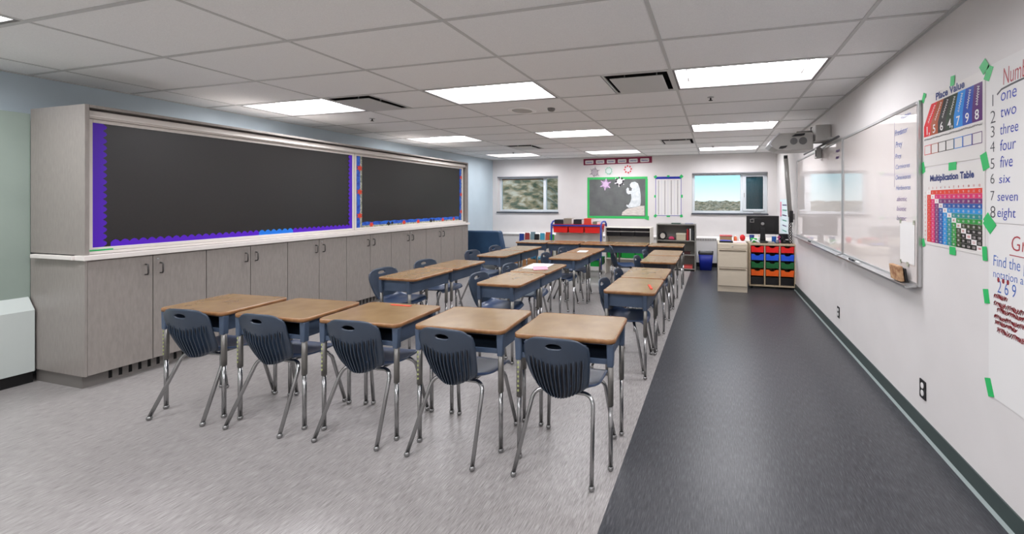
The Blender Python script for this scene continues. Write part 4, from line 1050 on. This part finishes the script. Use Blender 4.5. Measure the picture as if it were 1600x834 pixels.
def clutter_box(name, cat, x, y, z, sx, sy, sz, c, label, rz=0, lid=None):
    r = thing(name, label, cat, (x, y, z), rz); MB().box(-sx/2, sx/2, -sy/2, sy/2, 0, sz, bk(c)).build('box_body', r, .004)
    if lid: MB().box(-sx/2-.003, sx/2+.003, -sy/2-.003, sy/2+.003, sz+.0005, sz+.015, bk(lid)).build('lid', r, .003)
def bottle(name, cat, x, y, z, R, h, c, capc, label):
    r = thing(name, label, cat, (x, y, z)); MB().lathe([(R*.95, 0), (R, .01), (R, h*.65), (R*.7, h*.78), (R*.35, h*.85)], seg=16, m=bk(c)).build('bottle_body', r)
    MB().lathe([(R*.4, h*.855), (R*.4, h), (R*.3, h*1.01)], seg=12, m=bk(capc)).build('cap', r)
clutter_box('desk_organizer', 'organizer', .17, 7.08, FT, .20, .20, .09, (160, 130, 96), 'wooden organizer with red top on the filing cabinet', 0, (190, 50, 46))
clutter_box('stapler_tray', 'tray', .17, 6.87, FT, .22, .12, .028, (20, 20, 24), 'black tray at the front of the filing cabinet')
clutter_box('folder_stack', 'folder', .16, 6.87, FT+.0285, .17, .11, .008, (50, 70, 190), 'blue folder on the black tray')
clutter_box('paper_stack', 'paper', .38, 6.88, FT, .20, .16, .02, (236, 220, 222), 'stack of pinkish papers on the filing cabinet')
bottle('pump_bottle', 'bottle', .33, 7.10, FT, .028, .10, (226, 110, 70), (240, 236, 230), 'small orange pump bottle on the filing cabinet')
bottle('white_tube', 'bottle', .38, 7.13, FT, .018, .11, (232, 228, 224), (230, 228, 224), 'thin white bottle on the filing cabinet')
def bowl(name, cat, x, y, z, R, h, c, label):
    tag(MB().lathe([(R*.5, 0), (R*.85, h*.4), (R, h), (R*.94, h), (R*.78, h*.45), (R*.4, h*.15)], seg=20, m=bk(c)).build(name, mtx=Matrix.Translation((x, y, z))), label, cat)
tag(MB().lathe([(.012, 0), (.035, .015), (.048, .05), (.042, .085), (.015, .11)], seg=16, m=bk((214, 30, 36))).build('red_dispenser', mtx=Matrix.Translation((.455, 7.20, FT))), 'round red dispenser at the right of the filing cabinet', 'dispenser')
bowl('green_bowl', 'bowl', .655, 7.33, ST, .055, .075, (60, 190, 90), 'bright green bowl on the tray unit in front of the monitor')
bowl('navy_mug', 'mug', .63, 7.46, ST, .045, .12, (24, 52, 130), 'navy mug behind the green bowl')
tag(MB().tube([(0,0,.013), (.04,.01,.06), (.10,.0,.03), (.14,-.02,.013)], .012, 8, bk((226, 232, 240))).build('curled_paper', mtx=Matrix.Translation((.60, 7.22, ST))), 'curled white paper strip on the tray unit edge', 'paper')
clutter_box('blue_tape_dispenser', 'dispenser', .99, 7.36, ST, .07, .06, .11, (30, 90, 170), 'blue and white box right of the monitor stand')
clutter_box('card_stack', 'paper', .93, 7.24, ST, .10, .08, .03, (150, 148, 140), 'grey stack of cards at the front of the tray unit')
r = thing('scissors_pot', 'magenta and red handled scissors standing in a small pot', 'scissors', (1.03, 7.24, ST))
MB().lathe([(.028, 0), (.03, .06), (.024, .06), (.022, .01)], seg=14, m=bk((120, 120, 130))).build('pot', r)
MB().tube([(0, 0, .02), (.02, 0, .08), (.045, 0, .115), (.02, .0, .13), (.0, 0, .09)], .008, 8, bk((200, 40, 130))).build('scissor_handle', r)
r = thing('phone', 'black desk telephone at the right end of the tray unit', 'telephone', (1.17, 7.33, ST))
MB().prism([(-.08, 0), (.08, 0), (.08, .075), (-.08, .03)], 'x', -.065, .065, M_black).build('phone_base', r, .006)
MB().tube([(-.045, .06, .105), (-.045, -.05, .07)], .018, 10, M_black).build('handset', r)
MB().box(.0, .05, -.075, -.0, .062, .066, M_paper).build('keypad', r)
clutter_box('soft_toy_box', 'box', .80, 7.27, ST, .13, .08, .035, (40, 42, 40), 'dark flat box under the monitor')
# things between the left and middle desk columns
r = thing('supply_crate', 'wooden crate of coloured supplies between the desk columns', 'crate', (-3.73, 7.45, 0))
MB().box(-.30, .30, -.14, .14, 0, .30, mat('crate_wood', (170, 120, 72), .6)).build('crate_body', r, .004)
for k, c in enumerate(((200, 60, 40), (230, 190, 70), (240, 238, 230), (150, 40, 40), (90, 160, 190))):
    if k not in (2, 3): MB().box(-.28+.115*k, -.19+.115*k, -.10, .10, .301, .35+.02*(k % 2), bk(c)).build('supply_box', r, .003)
r = thing('backpack', 'small orange and light blue bag on the wooden crate', 'bag', (-3.10, 6.72, .0))
r.location = (-3.64, 7.45, .305); r.scale = (.62, .62, .72)
MB().lathe([(.09, 0), (.13, .05), (.14, .20), (.12, .30), (.06, .38), (.02, .40)], seg=20, m=bk((70, 150, 200))).build('bag_body', r); MB().lathe([(.142, .16), (.135, .27), (.125, .27), (.125, .16)], seg=20, m=bk((230, 110, 50))).build('orange_band', r)

bottle('glue_bottle', 'bottle', .74, 7.36, ST, .018, .12, (240, 240, 236), (240, 140, 50), 'white glue bottle in front of the monitor')
clutter_box('pink_pad', 'paper', 1.06, 7.36, ST, .07, .06, .05, (214, 110, 160), 'pink note block behind the scissors pot')
clutter_box('black_bag', 'bag', 1.16, 7.48, ST, .15, .10, .15, (22, 22, 24), 'black bag behind the desk telephone')
clutter_box('marker_box', 'box', .12, 7.21, FT, .10, .05, .07, (60, 56, 52), 'dark box behind the organizer on the filing cabinet')
